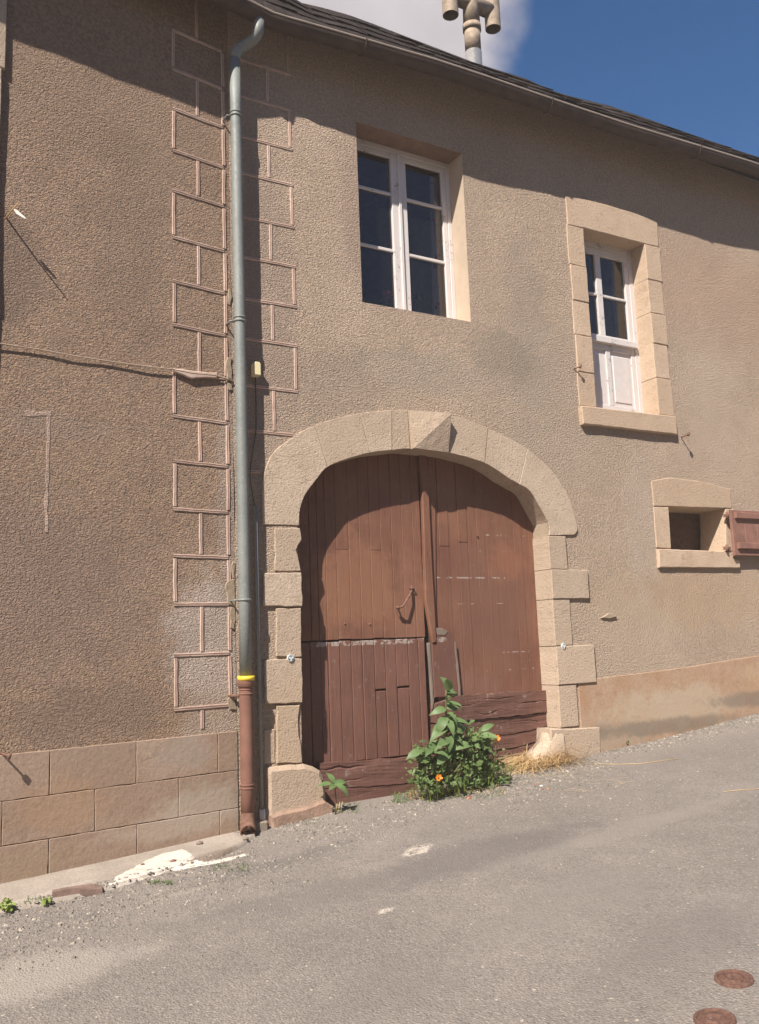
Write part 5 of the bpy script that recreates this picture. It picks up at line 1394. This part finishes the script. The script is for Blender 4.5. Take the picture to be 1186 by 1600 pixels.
def small_plant(name, label, px, py, h, n, mat, s=.014, wall=None):
    if wall is None: b0 = hit(px, py); dirs = Vector((0, 0, 1))
    else: b0 = wall
    t = thing(name, label, 'plant', tuple(b0)); R_ = random.Random(px)
    tip = b0+Vector((R_.uniform(-.02, .02), -.02, h)); tube('stem', [b0, b0.lerp(tip, .5)+Vector((.008, -.01, 0)), tip], .0025, MM['stem'], t, 5)
    vs = []; fs = []
    for _ in range(n):
        p = b0.lerp(tip, R_.uniform(.25, 1))+Vector((R_.gauss(0, h*.22), R_.gauss(0, .02)-.01, R_.gauss(0, h*.1)))
        d = Vector((R_.gauss(0, 1), R_.gauss(0, 1)-.5, R_.gauss(0, .6))).normalized(); w = d.orthogonal().normalized(); k = len(vs)
        vs += [p, p+d*s*.5+w*s*.45, p+d*s, p+d*s*.5-w*s*.45]; fs.append([k, k+1, k+2, k+3])
    mk('foliage', vs, fs, mat, t)
small_plant('wall_weed', 'small yellow-green weed growing at the foot of the left plinth', 190, 1334, .15, 70, MM['leafyl'], .03)
small_plant('seedling', 'tiny green seedling at the foot of the right plinth', 976, 1166, .05, 16, MM['leaf'], .018)
small_plant('corner_weed', 'low green weed at the far left end of the concrete strip', 6, 1424, .06, 60, MM['leafyl'], .022)
small_plant('edge_weed', 'sparse low weed on the road edge beside the wood offcut', 68, 1412, .03, 30, MM['leafyl'], .018)
def tufts():
    R_ = random.Random(12); vs = []; fs = []
    for (px0, px1, py0, py1, n, L) in ((612, 645, 1238, 1256, 150, .05), (500, 560, 1255, 1272, 90, .05), (230, 270, 1378, 1384, 60, .03), (330, 390, 1350, 1362, 70, .03), (40, 80, 1402, 1414, 40, .03), (425, 500, 1268, 1290, 60, .035), (840, 905, 1210, 1235, 40, .025), (640, 790, 1232, 1250, 160, .045)):
        for _ in range(n):
            p = hit(R_.uniform(px0, px1), R_.uniform(py0, py1)); d = Vector((R_.gauss(0, .5), R_.gauss(-.2, .4), .8)).normalized(); s_ = d.cross(Vector((0, 1, 0))).normalized()*.0016; l = L*R_.uniform(.4, 1.1)
            k = len(vs); vs += [p-s_, p+s_, p+d*l*.6+s_*.7, p+d*l+Vector((0, -.01, -.006)), p+d*l*.6-s_*.7]; fs.append([k, k+1, k+2, k+3, k+4])
    o = mk('grass_tufts', vs, fs, MM['leafdk'], None); tag(o, 'short grass tufts along the road edge and the gate threshold', 'grass', kind='stuff')
tufts()
def flower(px, py, y0, label):
    c = PR(px, py, y0); b0 = Vector((c.x-.03, y0+.02, surf_z(c.x-.03, y0+.02)))
    t = thing('orange_flower', label, 'flower', tuple(b0), 'orange flowers in the weeds')
    tube('stem', [b0, b0.lerp(c, .6)+Vector((-.01, 0, .01)), c], .0018, MM['stem'], t, 5)
    nrm = Vector((-.35, -1, .45)).normalized(); u = nrm.orthogonal().normalized(); w = nrm.cross(u)
    for k in range(6):
        a_ = k*math.pi/3; d = u*math.cos(a_)+w*math.sin(a_); e = nrm.cross(d)
        r_ = .026
        vs = [c, c+d*r_*.6+e*r_*.42+nrm*.007, c+d*r_+e*r_*.2+nrm*.012, c+d*r_-e*r_*.2+nrm*.012, c+d*r_*.6-e*r_*.42+nrm*.007]
        mk('petal', vs, [[0, 1, 2, 3, 4]], MM['orange'], t)
    bm = bmesh.new(); bmesh.ops.create_uvsphere(bm, u_segments=8, v_segments=6, radius=.007, matrix=Matrix.Translation(c+nrm*.004)); bmk('flower_heart', bm, MM['flowerheart'], t, True)
flower(776, 1154, -.30, 'orange flower standing clear to the right of the weeds')
flower(685.5, 1216, -.26, 'orange flower low in front of the weeds')
def petals():
    R_ = random.Random(4); vs = []; fs = []
    for (px0, px1, py0, py1, n) in ((636, 662, 1240, 1250, 26), (722, 736, 1244, 1250, 8), (505, 522, 1252, 1270, 10), (800, 860, 1225, 1236, 6)):
        for _ in range(n):
            p = hit(R_.uniform(px0, px1), R_.uniform(py0, py1))+Vector((0, 0, .004)); a_ = Vector((R_.gauss(0, 1), R_.gauss(0, 1), R_.gauss(0, .25))).normalized()*.013; b_ = a_.cross(Vector((0, 0, 1))).normalized()*.008+Vector((0, 0, R_.uniform(0, .006)))
            k = len(vs); vs += [p-a_, p+b_, p+a_, p-b_]; fs.append([k, k+1, k+2, k+3])
    o = mk('fallen_petals', vs, fs, MM['redbit'], None); tag(o, 'dry orange petals and leaf bits fallen on the ground by the gate', 'petals', kind='stuff')
petals()

# thin haze volume added to stand in for a milky lens veil
hz = mk('haze', [(x, y, z) for x in (-30, 40) for y in (-35, 25) for z in (-6, 12.5)], [[0, 1, 3, 2], [4, 6, 7, 5], [0, 4, 5, 1], [2, 3, 7, 6], [0, 2, 6, 4], [1, 5, 7, 3]], None)
m = bpy.data.materials.new('haze'); m.use_nodes = True; t = m.node_tree; t.nodes.clear()
o_ = t.nodes.new('ShaderNodeOutputMaterial'); pv = t.nodes.new('ShaderNodeVolumePrincipled'); pv.inputs['Density'].default_value = .0038; pv.inputs['Color'].default_value = (.95, .85, .80, 1)
t.links.new(pv.outputs[0], o_.inputs['Volume']); hz.data.materials.clear(); hz.data.materials.append(m); hz['kind'] = 'stuff'; hz['label'] = 'thin pale haze added to imitate a milky lens veil'
bm = bmesh.new(); bm.from_mesh(hz.data); bmesh.ops.recalc_face_normals(bm, faces=bm.faces); bm.to_mesh(hz.data); bm.free()
